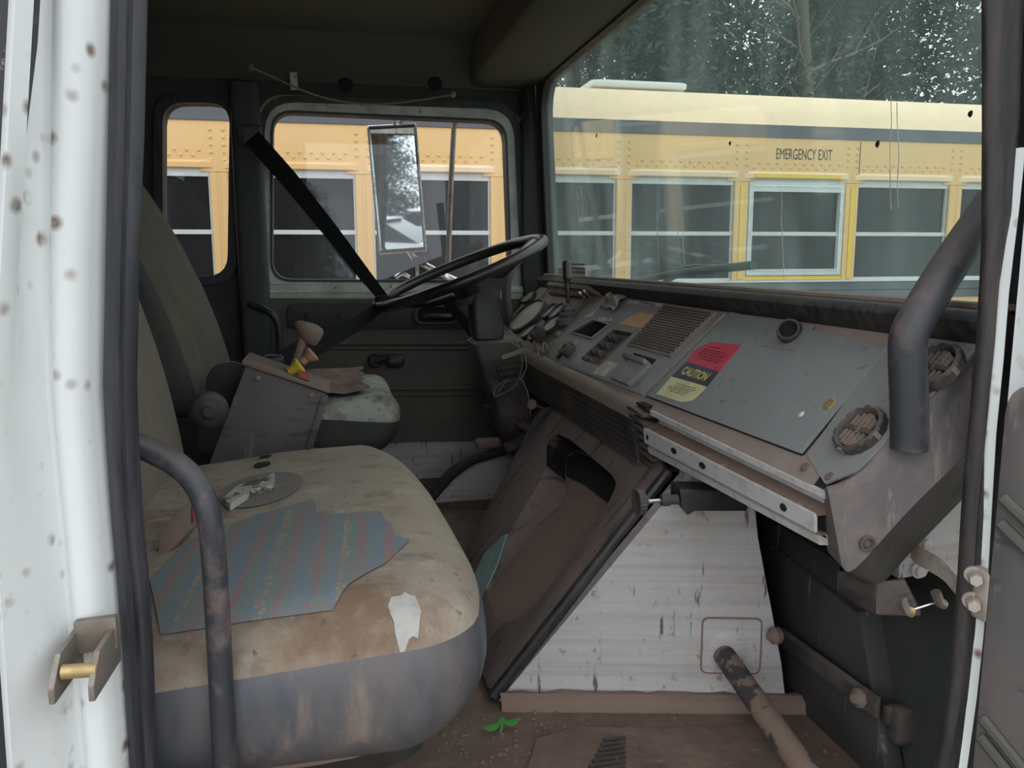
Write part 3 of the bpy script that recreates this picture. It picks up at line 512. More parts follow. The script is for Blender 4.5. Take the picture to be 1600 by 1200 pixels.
# engine cover: sloping dished cover, shell with recess
EN = V((-0.776, 0, 0.630)); EU = V((0.630, 0, 0.776))
ec = empty('engine_cover', (0.36, 1.45, 1.29), 'sloping mud-brown moulded engine cover with a deep recess below the dash', 'engine cover')
E0 = V((0.2375,1.2,1.2945))
def EP(x, y, z): p = V((x, y, z))-E0; return (p.y, p.dot(EU))
outer = [EP(*(0.237,1.1973,1.2939)), EP(*(0.5277,1.1921,1.652)), EP(*(0.5343,1.2263,1.6601)), EP(*(0.5205,1.8347,1.6431)), EP(*(0.4994,1.9112,1.6172)), EP(*(0.2605,1.6847,1.3228)), EP(*(0.237,1.2637,1.2939))]
def EQ(s, t, d=0.0): return V(E0)+V((0, s, 0))+EU*t+EN*d
hole = [EP(*p) for p in ((0.4689,1.7141,1.5796), (0.4868,1.7038,1.6015), (0.4923,1.6141,1.6084), (0.4895,1.3427,1.605), (0.4849,1.2968,1.5993), (0.4664,1.2769,1.5765), (0.3646,1.2546,1.451), (0.3298,1.2582,1.4082), (0.3065,1.273,1.3795), (0.2872,1.3081,1.3557), (0.2798,1.361,1.3466), (0.2828,1.4736,1.3503), (0.3067,1.5276,1.3797), (0.3543,1.5617,1.4384), (0.4107,1.5911,1.5079), (0.444,1.6221,1.5489))]
of = fillet(outer, [0.02, 0.03, 0.03, 0.04, 0.04, 0.05, 0.04]); hf = fillet(hole, 0.014, 3)
obj('cover_shell', plate(of, [hf], lambda s, t: EQ(s, t, 0.022), -EN*0.022), 'cover', ec, bevel=0.004)
# the floor of the recess lies flush at its foot and sinks towards its head, painted black as slot shade
tmin = min(p[1] for p in hf); tmax = max(p[1] for p in hf)
def deep(t): return 0.012-0.055*max(0, (t-tmin)/(tmax-tmin))
sm = sum(p[0] for p in hf)/len(hf)
def inset(p):
    k = min(1, max(0, (p[1]-tmin)/(tmax-tmin)))
    q = (k/0.70)**0.6 if k < 0.70 else max(0.0, (0.80-k)/0.10)
    return (p[0]-(0.062*q if p[0] > sm else -0.006*k), p[1])
inner = [inset(p) for p in hf]
wa, wb = MB(), MB(); nh = len(hf)
for i in range(nh):
    j = (i+1) % nh; strip = [[EQ(p[0], p[1], 0.0215), EQ(p[0]*0.75+q[0]*0.25, p[1], 0.010+deep(p[1])*0.25), EQ(q[0], q[1], deep(q[1]))] for p, q in ((hf[i], inner[i]), (hf[j], inner[j]))]
    (wb if (hf[i][1]+hf[j][1])/2 > tmin+0.775*(tmax-tmin) else wa).grid(strip)
obj('recess_wall', wa, 'cover', ec, angle=40); obj('recess_head_wall', wb, 'void', ec, 'recess head wall blackened to imitate slot shade')  # head part of the wall is coloured black to stand for shade
obj('recess_floor', MB().add([EQ(q[0], q[1], deep(q[1])+0.001) for q in inner], [tuple(range(len(inner)))]), 'cover_floor', ec, smooth=False)
slot_ = [EP(*p) for p in ((0.4681,1.7,1.5785), (0.4845,1.6905,1.5987), (0.4896,1.605,1.605), (0.4875,1.3437,1.6024), (0.4821,1.3017,1.5957), (0.4615,1.2826,1.5705), (0.4588,1.4428,1.5671), (0.4576,1.5247,1.5656), (0.4502,1.6241,1.5565))]
def SD(s, t): return deep(t)+0.004
ctr = (sum(p[0] for p in slot_)/9, sum(p[1] for p in slot_)/9)
obj('slot_shade_sheet', MB().add([EQ(s, t, SD(s, t)) for s, t in slot_], [tuple(range(9))]).loft([[EQ(s, t, SD(s, t)) for s, t in slot_], [EQ(s, t, SD(s, t)-0.03) for s, t in slot_]], False), 'void', ec, 'black sheet painting in the shade of the slot at the recess head', smooth=False)  # black sheet just above the recess floor imitates the slot's shade
# far and near flanks of the cover down to the floor
fk = [V((0.5205,1.8347,1.6431)), V((0.4994,1.9112,1.6172)), V((0.2605,1.6847,1.3228))]
obj('far_flank', MB().add([EQ(outer[3][0], outer[3][1], 0.004), EQ(outer[4][0], outer[4][1], 0.004), EQ(outer[5][0], outer[5][1], 0.004), (0.50, 1.80, 1.285), (0.70, 1.85, 1.285), (0.70, 1.85, 1.64)], [(0, 1, 2, 3), (0, 3, 4, 5)]), 'cover', ec, smooth=False)
obj('top_flank', MB().add([EQ(outer[1][0], outer[1][1], 0.01), EQ(outer[3][0], outer[3][1], 0.01), (0.72, 1.84, 1.66), (0.72, 1.10, 1.66)], [(0, 1, 2, 3)]), 'cover', ec, smooth=False)
tr_ = [EP(*p) for p in ((0.3468,1.5465,1.4292), (0.3378,1.5606,1.4181), (0.3047,1.5849,1.3772), (0.2718,1.5404,1.3368), (0.2627,1.5048,1.3256), (0.2658,1.4587,1.3294), (0.2828,1.4736,1.3503), (0.3116,1.5005,1.3858))]
obj('torn_strip', plate(tr_, [], lambda s, t: EQ(s, t, 0.026+0.004*math.sin(40*s)), -EN*0.003), 'rag', ec, 'pale teal torn lining strip showing at the cover edge')
nr = [EQ(outer[0][0]-0.005, outer[0][1], 0.014), EQ(outer[1][0]-0.006, outer[1][1], 0.014)]
obj('edge_bead', MB().tube(nr, 0.010, 10), 'black', ec)

# knurled latch knob on a rod with black bracket in front of the white panel
lk = empty('latch_knob', (0.4639,1.03,1.6588), 'black bracket with a knurled knob on a rod under the white rail', 'latch')
ka = V((0.4006,1.03,1.6631)); kb = V((0.4272,1.03,1.6632)); kd = (kb-ka).normalized()
mbk = MB(); n_ = 40; rings = []
for h, r_ in ((0, 0.006), (0, 0.0175), (0.010, 0.0175), (0.010, 0.008), (0.016, 0.008), (0.016, 0.0)):
    u = kd.orthogonal().normalized(); w_ = kd.cross(u)
    rings.append([ka+kd*h+max(1e-5, r_*(1+(0.05 if (k % 2 and r_ > .015) else 0)))*(math.cos(2*math.pi*k/n_)*u+math.sin(2*math.pi*k/n_)*w_) for k in range(n_)])
mbk.loft(rings); obj('knurled_knob', mbk, 'black_dusty', lk, smooth=False)
obj('rod', MB().tube([ka+kd*0.014, V((0.4406,1.03,1.6632))], 0.0028, 10), 'chrome', lk)
obj('rod_sleeve', MB().lathe(V((0.4378,1.03,1.6634)), kd, [(0, 0), (0.008, 0), (0.0085, 0.005), (0.0085, 0.012), (0.007, 0.0125), (0.007, 0.024), (0, 0.024)], 16), 'black_dusty', lk)
pb = [(0.4653,1.03,1.6783), (0.4701,1.03,1.648), (0.4782,1.03,1.638), (0.4897,1.03,1.6438), (0.5715,1.03,1.6379), (0.571,1.03,1.6504), (0.5622,1.03,1.6682)]
obj('bracket_front', MB().prism(pb, (0.004, 0.02, 0)), 'black', lk, bevel=0.002)
pb = [(0.4767,1.06,1.6729), (0.4776,1.06,1.644), (0.5691,1.06,1.6376), (0.5371,1.06,1.669)]
obj('bracket_back', MB().prism(pb, (0.0, 0.03, 0)), 'black', lk, bevel=0.002)

# black kick panel box in front of the passenger's feet
kb_ = empty('kick_panel_box', (0.77, 1.0, 1.29), 'black plastic kick panel box with a clamping strap beside the door hinge', 'kick panel')
def face(pts, d, m_, nm, par, **k): return obj(nm, MB().prism(pts, d), m_, par, **k)
upl = [(0.7,1.2162,1.5215), (0.7,0.9655,1.4942), (0.7,0.8901,1.4031), (0.7,0.9099,1.3823), (0.7,1.1557,1.3824)]
upl = [(0.705,1.2316,1.5204), (0.705,0.9516,1.5038), (0.705,0.9042,1.3945), (0.705,1.1596,1.3744)]
lol = [(0.7,1.1635,1.3776), (0.7,0.8976,1.397), (0.7,0.8635,1.31), (0.7,0.8983,1.2523), (0.7,1.1237,1.2928)]
face(upl, (0.03, 0, 0), 'kick', 'upper_side_sheet', kb_, bevel=0.004)
face(lol, (0.03, 0, 0), 'kick', 'lower_side_sheet', kb_, bevel=0.004)
bk = [(0.715,1.235,1.5556), (0.715,0.9634,1.5533), (0.715,0.9566,1.4842), (0.715,1.2308,1.5059)]
face(bk, (0.03, 0, 0), 'kick', 'back_sheet', kb_)
yn = (0.705,0.9489,1.505)[1]
nf = [V((0.705,0.9504,1.5062)), V((0.705,0.9042,1.3945)), V((0.8219,0.9,1.3935)), V((0.8151,0.9,1.5556)), V((0.7426,0.9,1.5596))]
obj('upper_front_sheet', MB().prism([(0.705, nf[0].y, nf[0].z), (0.705, nf[1].y, nf[1].z), (0.90, nf[1].y-0.02, nf[1].z), (0.90, nf[0].y-0.03, nf[0].z+0.02)], (0.02, 0.03, 0)), 'kick', kb_, bevel=0.004)
obj('lower_front_sheet', MB().prism([(0.703, nf[1].y, nf[1].z), (0.71, nf[1].y-0.03, 1.285), (0.90, nf[1].y-0.05, 1.285), (0.90, nf[1].y-0.02, nf[1].z)], (0.02, 0.03, 0)), 'kick', kb_, bevel=0.004)
sa = V((0.69,1.139,1.388)); sb = V((0.69,0.8765,1.4029)); 
obj('strap', MB().loft([[p+V((0.004, 0, 0.016)), p+V((-0.005, 0, 0.010)), p+V((-0.005, 0, -0.012)), p+V((0.004, 0, -0.016))] for p in (sa+V((0, 0, 0)), (sa+sb)/2, sb)]), 'black_dusty', kb_, bevel=0.002)
for q in (V((0.655,1.0753,1.4166)), V((0.686,0.9063,1.4033))):
    bl = obj('strap_clip', MB().lathe(q, (-1, -0.2, 0.1), [(0, -0.004), (0.013, -0.004), (0.014, 0.006), (0.009, 0.010), (0.006, 0.016), (0, 0.017)], 8), 'console_top', kb_)
sc_ = V((0.73, nf[1].y-0.022, nf[1].z-0.012))
obj('front_strap', MB().obox((0.80, nf[1].y-0.030, nf[1].z-0.004), (0.095, -0.010, 0.004), (0, 0.008, 0), (0, 0.0, 0.013)), 'black_dusty', kb_, bevel=0.004)
obj('bulge', rbox((0.735, nf[1].y-0.030, nf[1].z-0.018), (0.05, 0.03, 0.055), 0.013, 5), 'black_dusty', kb_)
# duct end below the end cap, with broken linkage
du = empty('heater_duct', (0.608,0.8,1.6078), 'black heater duct end hanging under the dash end cap', 'duct')
obj('duct_shell', MB().loft([[(0.5169,0.735,1.669), (0.5283,0.75,1.6363), (0.5762,0.75,1.6038), (0.5526,0.72,1.6588)], [(0.6916,0.98,1.568), (0.6948,0.98,1.5195), (0.7905,0.98,1.4785), (0.7848,0.98,1.5502)]]), 'black', du, bevel=0.004)
obj('duct_cheek', MB().loft([[(0.5641,0.735,1.6517), (0.5777,0.75,1.6044), (0.647,0.76,1.5913), (0.6074,0.745,1.6452)], [(0.614,0.8,1.6209), (0.6315,0.82,1.57), (0.6975,0.82,1.5659), (0.6519,0.8,1.6238)]]), 'console', du, bevel=0.003)
lg = obj('linkage', MB().tube([(0.6154,0.755,1.6221), (0.6155,0.75,1.6128), (0.6182,0.745,1.6033)], 0.004, 8, 4), 'steel', du)
obj('link_rod', MB().tube([(0.6252,0.75,1.6057), (0.6652,0.76,1.6067)], 0.0013, 6), 'chrome', lg)
obj('link_ball', MB().lathe((0.6212,0.748,1.6047), (0, -1, 0.2), [(0, -0.004), (0.005, -0.002), (0.006, 0.002), (0.003, 0.005), (0, 0.006)], 10), 'brass', lg)
obj('clip', MB().tube([(0.6632,0.76,1.6193), (0.6694,0.76,1.6071), (0.6758,0.76,1.6025)], 0.006, 8, 4), 'steel', lg)

# ================================================================ DASHBOARD
da = empty('dashboard', (0.58, 1.6, 1.69), 'long grey-brown dashboard with gauges, switches, grille and hatch under the windshield', 'dashboard')
DT = V((0.6752, 0, 0.7377)); DN = V((-0.7377, 0, 0.6752))
def DP(s, t, h=0.0): return V((0.497, s, 1.757))+DT*t+DN*h
def dplate(pts, h0, h1, m_, nm, par=None, **k):
    return obj(nm, plate(pts, k.pop('holes', []), lambda s, t: DP(s, t, h1), DN*(h0-h1)), m_, par or da, **k)
def drect(s0, s1, t0, t1, r=0.0): return fillet([(s0, t0), (s1, t0), (s1, t1), (s0, t1)], r) if r else [(s0, t0), (s1, t0), (s1, t1), (s0, t1)]
def prof(pts, y0, y1): return MB().prism([(x, y0, z) for x, z in pts], (0, y1-y0, 0))
# instrument face with pocket openings cut through
WELL = fillet([(1.6403,0.1239), (1.5296,0.1261), (1.5526,0.03521), (1.6813,0.03374)], 0.006)
pk = [(1.8015,0.1335), (1.6887,0.1315), (1.7195,0.09026), (1.8728,0.08949)]
obj('fascia', plate([(0.76, -0.004), (2.56, -0.004), (2.56, 0.222), (0.76, 0.222)], [pk, WELL], lambda s, t: DP(s, t, 0), -DN*0.03), 'dash_brown', da)
obj('pocket', MB().loft([[DP(s, t, 0) for s, t in pk], [DP(s, t, -0.12) for s, t in pk]], False).add([DP(s, t, -0.12) for s, t in pk], [(0, 1, 2, 3)]), 'void', da, smooth=False)
dplate(pk and fillet([(1.8165,0.136), (1.6777,0.1345), (1.7065,0.08624), (1.8863,0.08585)], 0.004), -0.001, 0.005, 'dash', 'pocket_frame', holes=[pk], bevel=0.0015)
obj('dash_core', prof([(0.52, 1.745), (0.66, 1.90), (0.74, 1.90), (0.74, 1.70), (0.56, 1.70)], 0.78, 2.56), 'void', da)
# padded rail under the windshield
obj('top_rail', MB().loft([[(0.628, y, 1.925), (0.622, y, 1.936), (0.628, y, 1.945), (0.645, y, 1.948), (0.70, y, 1.945), (0.70, y, 1.900), (0.640, y, 1.908)] for y in (0.67, 1.2, 1.8, 2.50)]), 'seal_dirty', da, angle=50)
obj('rail_bead', MB().tube([(0.648, 0.67, 1.949), (0.648, 1.6, 1.949), (0.648, 2.49, 1.949)], 0.0055, 8), 'lip', da)
# seam lines between dash sections
for a, b in (((1.2318,0.2106), (1.2691,0.01303)), ((1.8715,0.2069), (1.9956,-0.01189))):
    a, b = V((*a, 0)), V((*b, 0)); d_ = (b-a).normalized(); nn = V((-d_.y, d_.x, 0))*0.0018
    obj('seam', MB().prism([DP(*(p+q)[:2], 0.0008) for p, q in ((a, nn), (b, nn), (b, -nn), (a, -nn))], DN*-0.002), 'void', da, smooth=False)
# centre panel (switches), raised grey
cp = fillet([(1.8624,0.2095), (1.2424,0.2069), (1.285,0.01536), (1.9925,-0.000554)], 0.006)
cpo = [fillet([(1.6403,0.1239), (1.5296,0.1261), (1.5526,0.03521), (1.6813,0.03374)], 0.006), pk]
dplate(cp, -0.002, 0.0025, 'dash', 'centre_panel', holes=[cpo[0], fillet([(1.8165,0.136), (1.6777,0.1345), (1.7065,0.08624), (1.8863,0.08585)], 0.003)], bevel=0.001)
# rocker switch bank in its well
well = cpo[0]
obj('switch_well', MB().loft([[DP(s, t, 0.0026) for s, t in well], [DP(s, t, -0.013) for s, t in well]], False), 'dash', da)
obj('switch_well_floor', MB().add([DP(s, t, -0.012) for s, t in well], [tuple(range(len(well)))]), 'dash_brown', da, smooth=False)
swp = [((1.5873,0.1069), (1.6186,0.1065)), ((1.5923,0.08502), (1.6237,0.08429)), ((1.6032,0.06393), (1.635,0.06282)), ((1.6083,0.04179), (1.6402,0.04027))]
for a, b in swp:
    for (px, dx) in ((a, 0), (b, 0)):
        s_, t_ = px; c_ = DP(s_, t_, -0.007)
        obj('rocker_switch', MB().prism([c_+DT*0.0085, c_+DT*0.0085+DN*0.006, c_+DT*0.001+DN*0.018, c_-DT*0.006+DN*0.017, c_-DT*0.0085+DN*0.004, c_-DT*0.0085], V((0, 0.011, 0))), 'black_dusty', da, bevel=0.0012)
# crumpled wrapper lying on the centre panel
rnd = random.Random(4); c2 = (1.7673,0.1935); rows_ = []
for i in range(7):
    rows_.append([DP(c2[0]+0.050*(i-3)/3+rnd.uniform(-.006, .006), c2[1]+0.024*(j-2)/2+rnd.uniform(-.004, .004), 0.004+rnd.uniform(0, .024)*(0.4 if j in (0, 4) or i in (0, 6) else 1)) for j in range(5)])
WRAP = MB().grid(rows_)
# loudspeaker grille: perforated raised plate, each hole a black tile set on its face
gr = [(1.4956,0.2038), (1.2696,0.2031), (1.2919,0.09858), (1.505,0.09704)]
obj('speaker_grille', plate(fillet(gr, 0.003), [], lambda s, t: DP(s, t, 0.0055), -DN*0.0055), 'lip', da, bevel=0.0015)
mbh = MB(); g0, g1, g2, g3 = [V((*p, 0)) for p in gr]
nr_, nc = 17, 20
for i in range(nr_):
    for j in range(nc):
        u = (j+0.5+(0.5 if i % 2 else 0))/(nc+0.5); v = (i+0.5)/nr_
        if u > 0.985: continue
        u = 0.03+0.94*u; v = 0.03+0.94*v
        p = (g0*(1-u)+g1*u)*(1-v)+(g3*(1-u)+g2*u)*v
        mbh.loft([[DP(p.x+a_*0.0033, p.y+b_*0.0019, h) for a_, b_ in ((-1, 0), (-.6, -1), (.6, -1), (1, 0), (.6, 1), (-.6, 1))] for h in (0.0052, 0.0060)])
obj('grille_hole', mbh, 'void', da, kind='stuff', smooth=False)
# stickers and label residue
dplate([(1.5834,0.1779), (1.4899,0.1792), (1.5038,0.1409), (1.6464,0.1396)], 0.002, 0.0034, 'sticker_orange', 'sticker', label='orange blank sticker')
dplate([(1.6925,0.2024), (1.4948,0.2072), (1.4858,0.1979), (1.6943,0.1948)], 0.002, 0.0032, 'residue', 'label_strip', label='white label strip with dark print')
for k in range(5):
    a = V((*(1.6123,0.2024), 0)); b = V((*(1.5482,0.1999), 0)); p = a+(b-a)*k/4
    obj('print_mark', MB().obox(DP(p.x, p.y, 0.0034), V((0, 0.004, 0)), DT*0.003, DN*0.0003), 'print_dark', da, smooth=False)
for q in ([(1.8465,0.1596), (1.8458,0.1942), (1.8348,0.1424), (1.8822,0.1339)], [(1.7793,0.1455), (1.7014,0.1509), (1.6935,0.1404), (1.774,0.1362)]):
    dplate(q, 0.002, 0.0033, 'residue', 'label_residue', label='torn pale label residue')
dplate([(1.5375,0.05147), (1.4736,0.05359), (1.4893,0.01776), (1.5543,0.0142)], 0.002, 0.0033, 'residue', 'label_residue', label='pale scraped label residue with faint print')
# ashtray lid with finger ledge
dplate(fillet([(1.4238,0.06989), (1.3295,0.07167), (1.3487,0.01982), (1.4444,0.01972)], 0.002), 0.002, 0.0105, 'dash', 'ashtray_lid', bevel=0.001)
a, b = V((*(1.4541,0.0715), 0)), V((*(1.3451,0.07204), 0))
obj('ashtray_ledge', MB().prism([DP(a.x, a.y+0.004, 0.002), DP(a.x, a.y-0.006, 0.002), DP(a.x, a.y-0.006, 0.016), DP(a.x, a.y+0.002, 0.020)], DP(b.x, b.y)-DP(a.x, a.y)), 'dash', da, bevel=0.001)
a, b = V((*(1.4473,0.07905), 0)), V((*(1.3392,0.07908), 0))
obj('ashtray_slot', MB().prism([DP(a.x, a.y+0.007, 0.0032), DP(a.x, a.y-0.004, 0.0032), DP(a.x, a.y-0.004, 0.0026), DP(a.x, a.y+0.007, 0.0026)], DP(b.x, b.y)-DP(a.x, a.y)), 'void', da, smooth=False)
# small switch block and rotary knob left of the switches
c_ = DP(*(1.7882,0.06391), 0.0)
obj('slide_block', MB().obox(c_+DN*0.006, V((0, 0.020, 0)), DT*0.007, DN*0.006), 'dash', da, bevel=0.0015)
rk = DP(*(1.7643,0.03995), 0.0)
obj('rotary_knob', MB().lathe(rk, DN*1.0+V((-0.3, -0.2, 0)), [(0, 0), (0.016, 0), (0.0155, 0.022), (0.011, 0.026), (0, 0.024)], 20), 'black_dusty', da)
obj('blank_plug', MB().obox(DP(*(1.8335,0.03769), 0.003), V((0, 0.011, 0)), DT*0.008, DN*0.003), 'console', da, bevel=0.001)
obj('toggle_plug', MB().obox(DP(*(1.8133,0.02468), 0.003), V((0, 0.009, 0)), DT*0.012, DN*0.004), 'void', da, bevel=0.001)
# instrument cluster: one large, three medium and small dials
def dial(c2, u2, v2, nm='gauge', dark=0.012):
    c_ = V((*c2, 0)); u_ = V((*u2, 0))-c_; v_ = V((*v2, 0))-c_
    P = lambda a, k, h: DP(c_.x+(u_.x*math.cos(a)+v_.x*math.sin(a))*k, c_.y+(u_.y*math.cos(a)+v_.y*math.sin(a))*k, h)
    A_ = [2*math.pi*k/32 for k in range(32)]
    b_ = obj(nm, MB().loft([[P(a, k, h) for a in A_] for k, h in ((1.0, 0), (1.0, dark), (0.94, dark+0.002), (0.88, dark*0.7))], False), 'black_dusty', da)
    obj('dial_face', MB().add([P(a, 0.90, dark*0.72) for a in A_], [tuple(range(32))]), 'gauge', b_, smooth=False)
dial((2.3283,0.09434), (2.3028,0.1566), (2.2174,0.08782), 'speedometer', 0.016)
dial((2.1616,0.1263), (2.1587,0.1548), (2.13,0.1244), 'gauge')
dial((2.0966,0.1319), (2.0938,0.1596), (2.0616,0.1304), 'gauge')
dial((2.0478,0.09143), (2.0389,0.1235), (1.9956,0.09044), 'tachometer', 0.012)
dial((2.1951,0.04955), (2.1871,0.07661), (2.157,0.04934), 'gauge')
dial((2.1095,0.05044), (2.1021,0.0765), (2.069,0.05085), 'gauge')
dial((2.516,0.1582), (2.5077,0.1831), (2.4536,0.1542), 'air_vent', 0.012)
# warning lamp strip on its hooded binnacle
wl = [(2.3296,0.2104), (2.0434,0.2125), (2.0304,0.1887), (2.313,0.1835)]
dplate(wl, 0.0, 0.012, 'console', 'warning_lamp_panel', bevel=0.001)
w0, w1, w2, w3 = [V((*p, 0)) for p in wl]
for k in range(9):
    u0, u1 = (k+0.12)/9, (k+0.88)/9
    q = [w0+(w1-w0)*u0, w0+(w1-w0)*u1, w3+(w2-w3)*u1, w3+(w2-w3)*u0]; m_ = (q[0]+q[2])/2
    obj('warning_lamp', MB().prism([DP(*(m_+(p-m_)*0.86)[:2], 0.012) for p in q], DN*0.002), 'black_dusty', da, smooth=False)
obj('binnacle_hood', MB().loft([[DP(s, 0.205, -0.001), DP(s, 0.203, 0.004+d), DP(s, 0.222, 0.006+d), DP(s, 0.222, -0.001)] for s, d in ((1.90, 0.0), (1.96, 0.020), (2.35, 0.020), (2.40, 0.0))]), 'lip', da, bevel=0.003)
for q in ((1.9866,0.1915), (1.9659,0.1992)):
    obj('indicator_pin', MB().lathe(DP(*q), DN*1.0+V((-0.4, 0, 0.3)), [(0, 0), (0.004, 0), (0.004, 0.018), (0.0055, 0.020), (0.004, 0.026), (0, 0.027)], 10), 'chrome', da)
obj('switch_cap', MB().obox(DP(*(1.9591,0.07301), 0.004), V((0, 0.016, 0)), DT*0.008, DN*0.004), 'dash_brown', da, bevel=0.001)
obj('pilot_window', MB().obox(DP(*(1.9685,0.1559), 0.004), V((0, 0.012, 0)), DT*0.03, DN*0.004), 'console', da, bevel=0.001)
# black lever on a rubber gaiter standing on the instrument panel
lb = DP(*(1.9841,0.1156), 0.0); lt = V((0.5845,2.02,1.9709))
lb = V((0.5801,1.99,1.8417))
obj('lever_gaiter', MB().lathe(DP(*(1.9829,0.12), 0), V((0, 0, 1))+DN*0.15, [(0, -0.01), (0.034, -0.01), (0.032, 0.004), (0.022, 0.010), (0.024, 0.016), (0.015, 0.022), (0.016, 0.028), (0.010, 0.034), (0.011, 0.040), (0, 0.042)], 20), 'console', da)
lv0 = DP(*(1.9829,0.12), 0)+V((0, 0, 0.03)); lv1 = V((0.5845,2.02,1.9676)); lv1.y = lv0.y; lv1 = V((0.5787,2,1.9679))
lq = obj('lever_stalk', MB().tube([lv0, lv1], 0.0055, 10), 'wheel_rim', da)
obj('lever_grip', MB().lathe(lv0+(lv1-lv0)*0.52, lv1-lv0, [(0, 0), (0.008, 0.002), (0.0085, 0.022), (0.0115, 0.026), (0.0115, 0.068), (0.009, 0.071), (0, 0.071)], 16), 'wheel_rim', lq)
# broken key switch and crumpled scrap
ks = DP(*(2.0405,0.0477), 0.0)
obj('key_switch', MB().lathe(ks, DN+V((-0.2, -0.35, 0.2)), [(0, 0), (0.014, 0), (0.014, 0.012), (0.021, 0.014), (0.022, 0.034), (0.014, 0.038), (0, 0.036)], 8), 'black_dusty', da, smooth=False)
for k, q in enumerate(((2.0153,0.01793), (1.928,0.02399), (1.9366,0.007941))):
    obj('wire_scrap', MB().tube([DP(*q, 0.004), DP(q[0]+0.02, q[1]+0.01, 0.02), DP(q[0]+0.005, q[1]-0.012, 0.008), DP(q[0]-0.02, q[1]-0.002, 0.003)], 0.002, 6, 4), 'lip', da)
# front lip roll and ribbed black lower panel of the driver's side
obj('lip_roll', MB().loft([[(0.500, y, 1.757), (0.498, y, 1.762), (0.489, y, 1.759), (0.480, y, 1.747), (0.478, y, 1.733), (0.486, y, 1.731), (0.505, y, 1.74)] for y in (1.258, 1.6, 2.0, 2.45)]), 'lip', da, angle=50)
pp = []
zt, zb = 1.732, 1.652
for k in range(7):
    z0 = zt-(zt-zb)*k/7; z1 = zt-(zt-zb)*(k+0.8)/7; x0 = 0.484+0.012*k/7
    pp += [(x0-0.003, z0), (x0-0.003, z1), (x0+0.002, z1-0.002)]
pp += [(0.53, zb), (0.53, zt)]
obj('lower_ribbed_panel', prof(pp, 1.264, 2.10), 'black_dusty', da, smooth=False)
obj('column_cut_panel', prof([(0.492, 1.735), (0.50, 1.60), (0.53, 1.60), (0.53, 1.735)], 2.10, 2.5), 'black', da)
# curved fins at the open end of the lower panel
for k in range(7):
    z = 1.754-0.0150*k; x = 0.489+0.004*k
    obj('fin', MB().loft([[(x-0.018+dx, y, z+dz+0.003), (x-0.018+dx, y, z+dz-0.003), (x+0.022+dx*0.5, y, z+dz-0.006), (x+0.022+dx*0.5, y, z+dz)] for y, dx, dz in ((1.264, 0, 0), (1.240, 0.002, -0.001), (1.216, 0.008, -0.007))]), 'black_dusty', da, bevel=0.001)
obj('fin_spine', prof([(0.487, 1.762), (0.530, 1.762), (0.545, 1.655), (0.515, 1.655)], 1.222, 1.262), 'void', da)
# bare white steel rail on the passenger's side: flange, dirt-filled shelf, face with slots, bottom lip
def rail(sec): return MB().loft([[(0.497+x*k, y, 1.757+z*k) for x, z in sec] for y, k in ((1.214, 0.97), (1.0, 0.88), (0.735, 0.79))])
obj('rail_flange', rail([(0.002, 0.0), (-0.004, -0.001), (-0.004, -0.009), (0.012, -0.016), (0.018, -0.010), (0.010, -0.004)]), 'white_rail', da)
obj('rail_web', rail([(0.010, -0.009), (0.012, -0.030), (0.018, -0.030), (0.018, -0.008)]), 'white_rail', da)
obj('rail_shelf', rail([(0.014, -0.022), (-0.012, -0.030), (-0.012, -0.033), (0.016, -0.033)]), 'rail_dirt', da)
sh = [(-0.0125, -0.0295), (-0.0155, -0.0315), (-0.013, -0.056), (-0.009, -0.056), (-0.0105, -0.033)]
obj('rail_face', rail(sh), 'white_rail', da)
obj('rail_gutter', rail([(-0.009, -0.055), (0.004, -0.062), (0.006, -0.066), (-0.006, -0.060)]), 'rail_dirt', da)
obj('rail_bottom_lip', rail([(-0.004, -0.061), (-0.008, -0.064), (-0.005, -0.074), (0.012, -0.076), (0.012, -0.062)]), 'white_rail', da)
for y, ln in ((1.198, 0.004), (1.095, 0.010), (1.00, 0.010), (0.795, 0.007)):
    k = 0.79+0.18*(y-0.735)/0.479; zc = 1.757-0.043*k; xc = 0.497-0.0152*k+0.0005
    obj('slot', MB().loft([[(xc-h, y+ln*math.cos(a), zc+0.0045*math.sin(a)-0.9*ln*math.cos(a)*0) for a in [2*math.pi*q/12 for q in range(12)]] for h in (0.0, 0.0006)]), 'void', da, smooth=False)
obj('gap_shadow', prof([(0.499, 1.757), (0.506, 1.766), (0.512, 1.760), (0.505, 1.750)], 0.74, 1.23), 'void', da)
# passenger side hatch with latch knob
lid = fillet([(1.2284,0.2081), (0.8163,0.187), (0.8103,0.02741), (1.2623,0.01739)], 0.003)
dplate(lid, 0.0, 0.0035, 'lid', 'hatch_lid', bevel=0.0012)
l0, l1, l2, l3 = [V((*p, 0)) for p in ((1.2284,0.2081), (0.8163,0.187), (0.8103,0.02741), (1.2623,0.01739))]
for a, b, wd in ((l1, l2, 0.0028), (l2, l3, 0.0016)):
    d_ = (b-a).normalized(); nn = V((-d_.y, d_.x, 0))*wd
    obj('lid_gap', MB().prism([DP(*(p+q)[:2], 0.0012) for p, q in ((a, nn), (b, nn), (b, -nn), (a, -nn))], DN*-0.003), 'void', da, smooth=False)
dplate([(1.0549,0.202), (0.9804,0.2027), (0.9706,0.1581), (1.0597,0.1559)], 0.003, 0.0042, 'dash', 'latch_recess', label='paler recess patch around the latch')
lk0 = DP(*(1.0147,0.1836), 0.003)
ax_ = (DN+V((-0.10, -0.75, -0.05))).normalized(); uu = ax_.orthogonal().normalized(); ww = ax_.cross(uu)
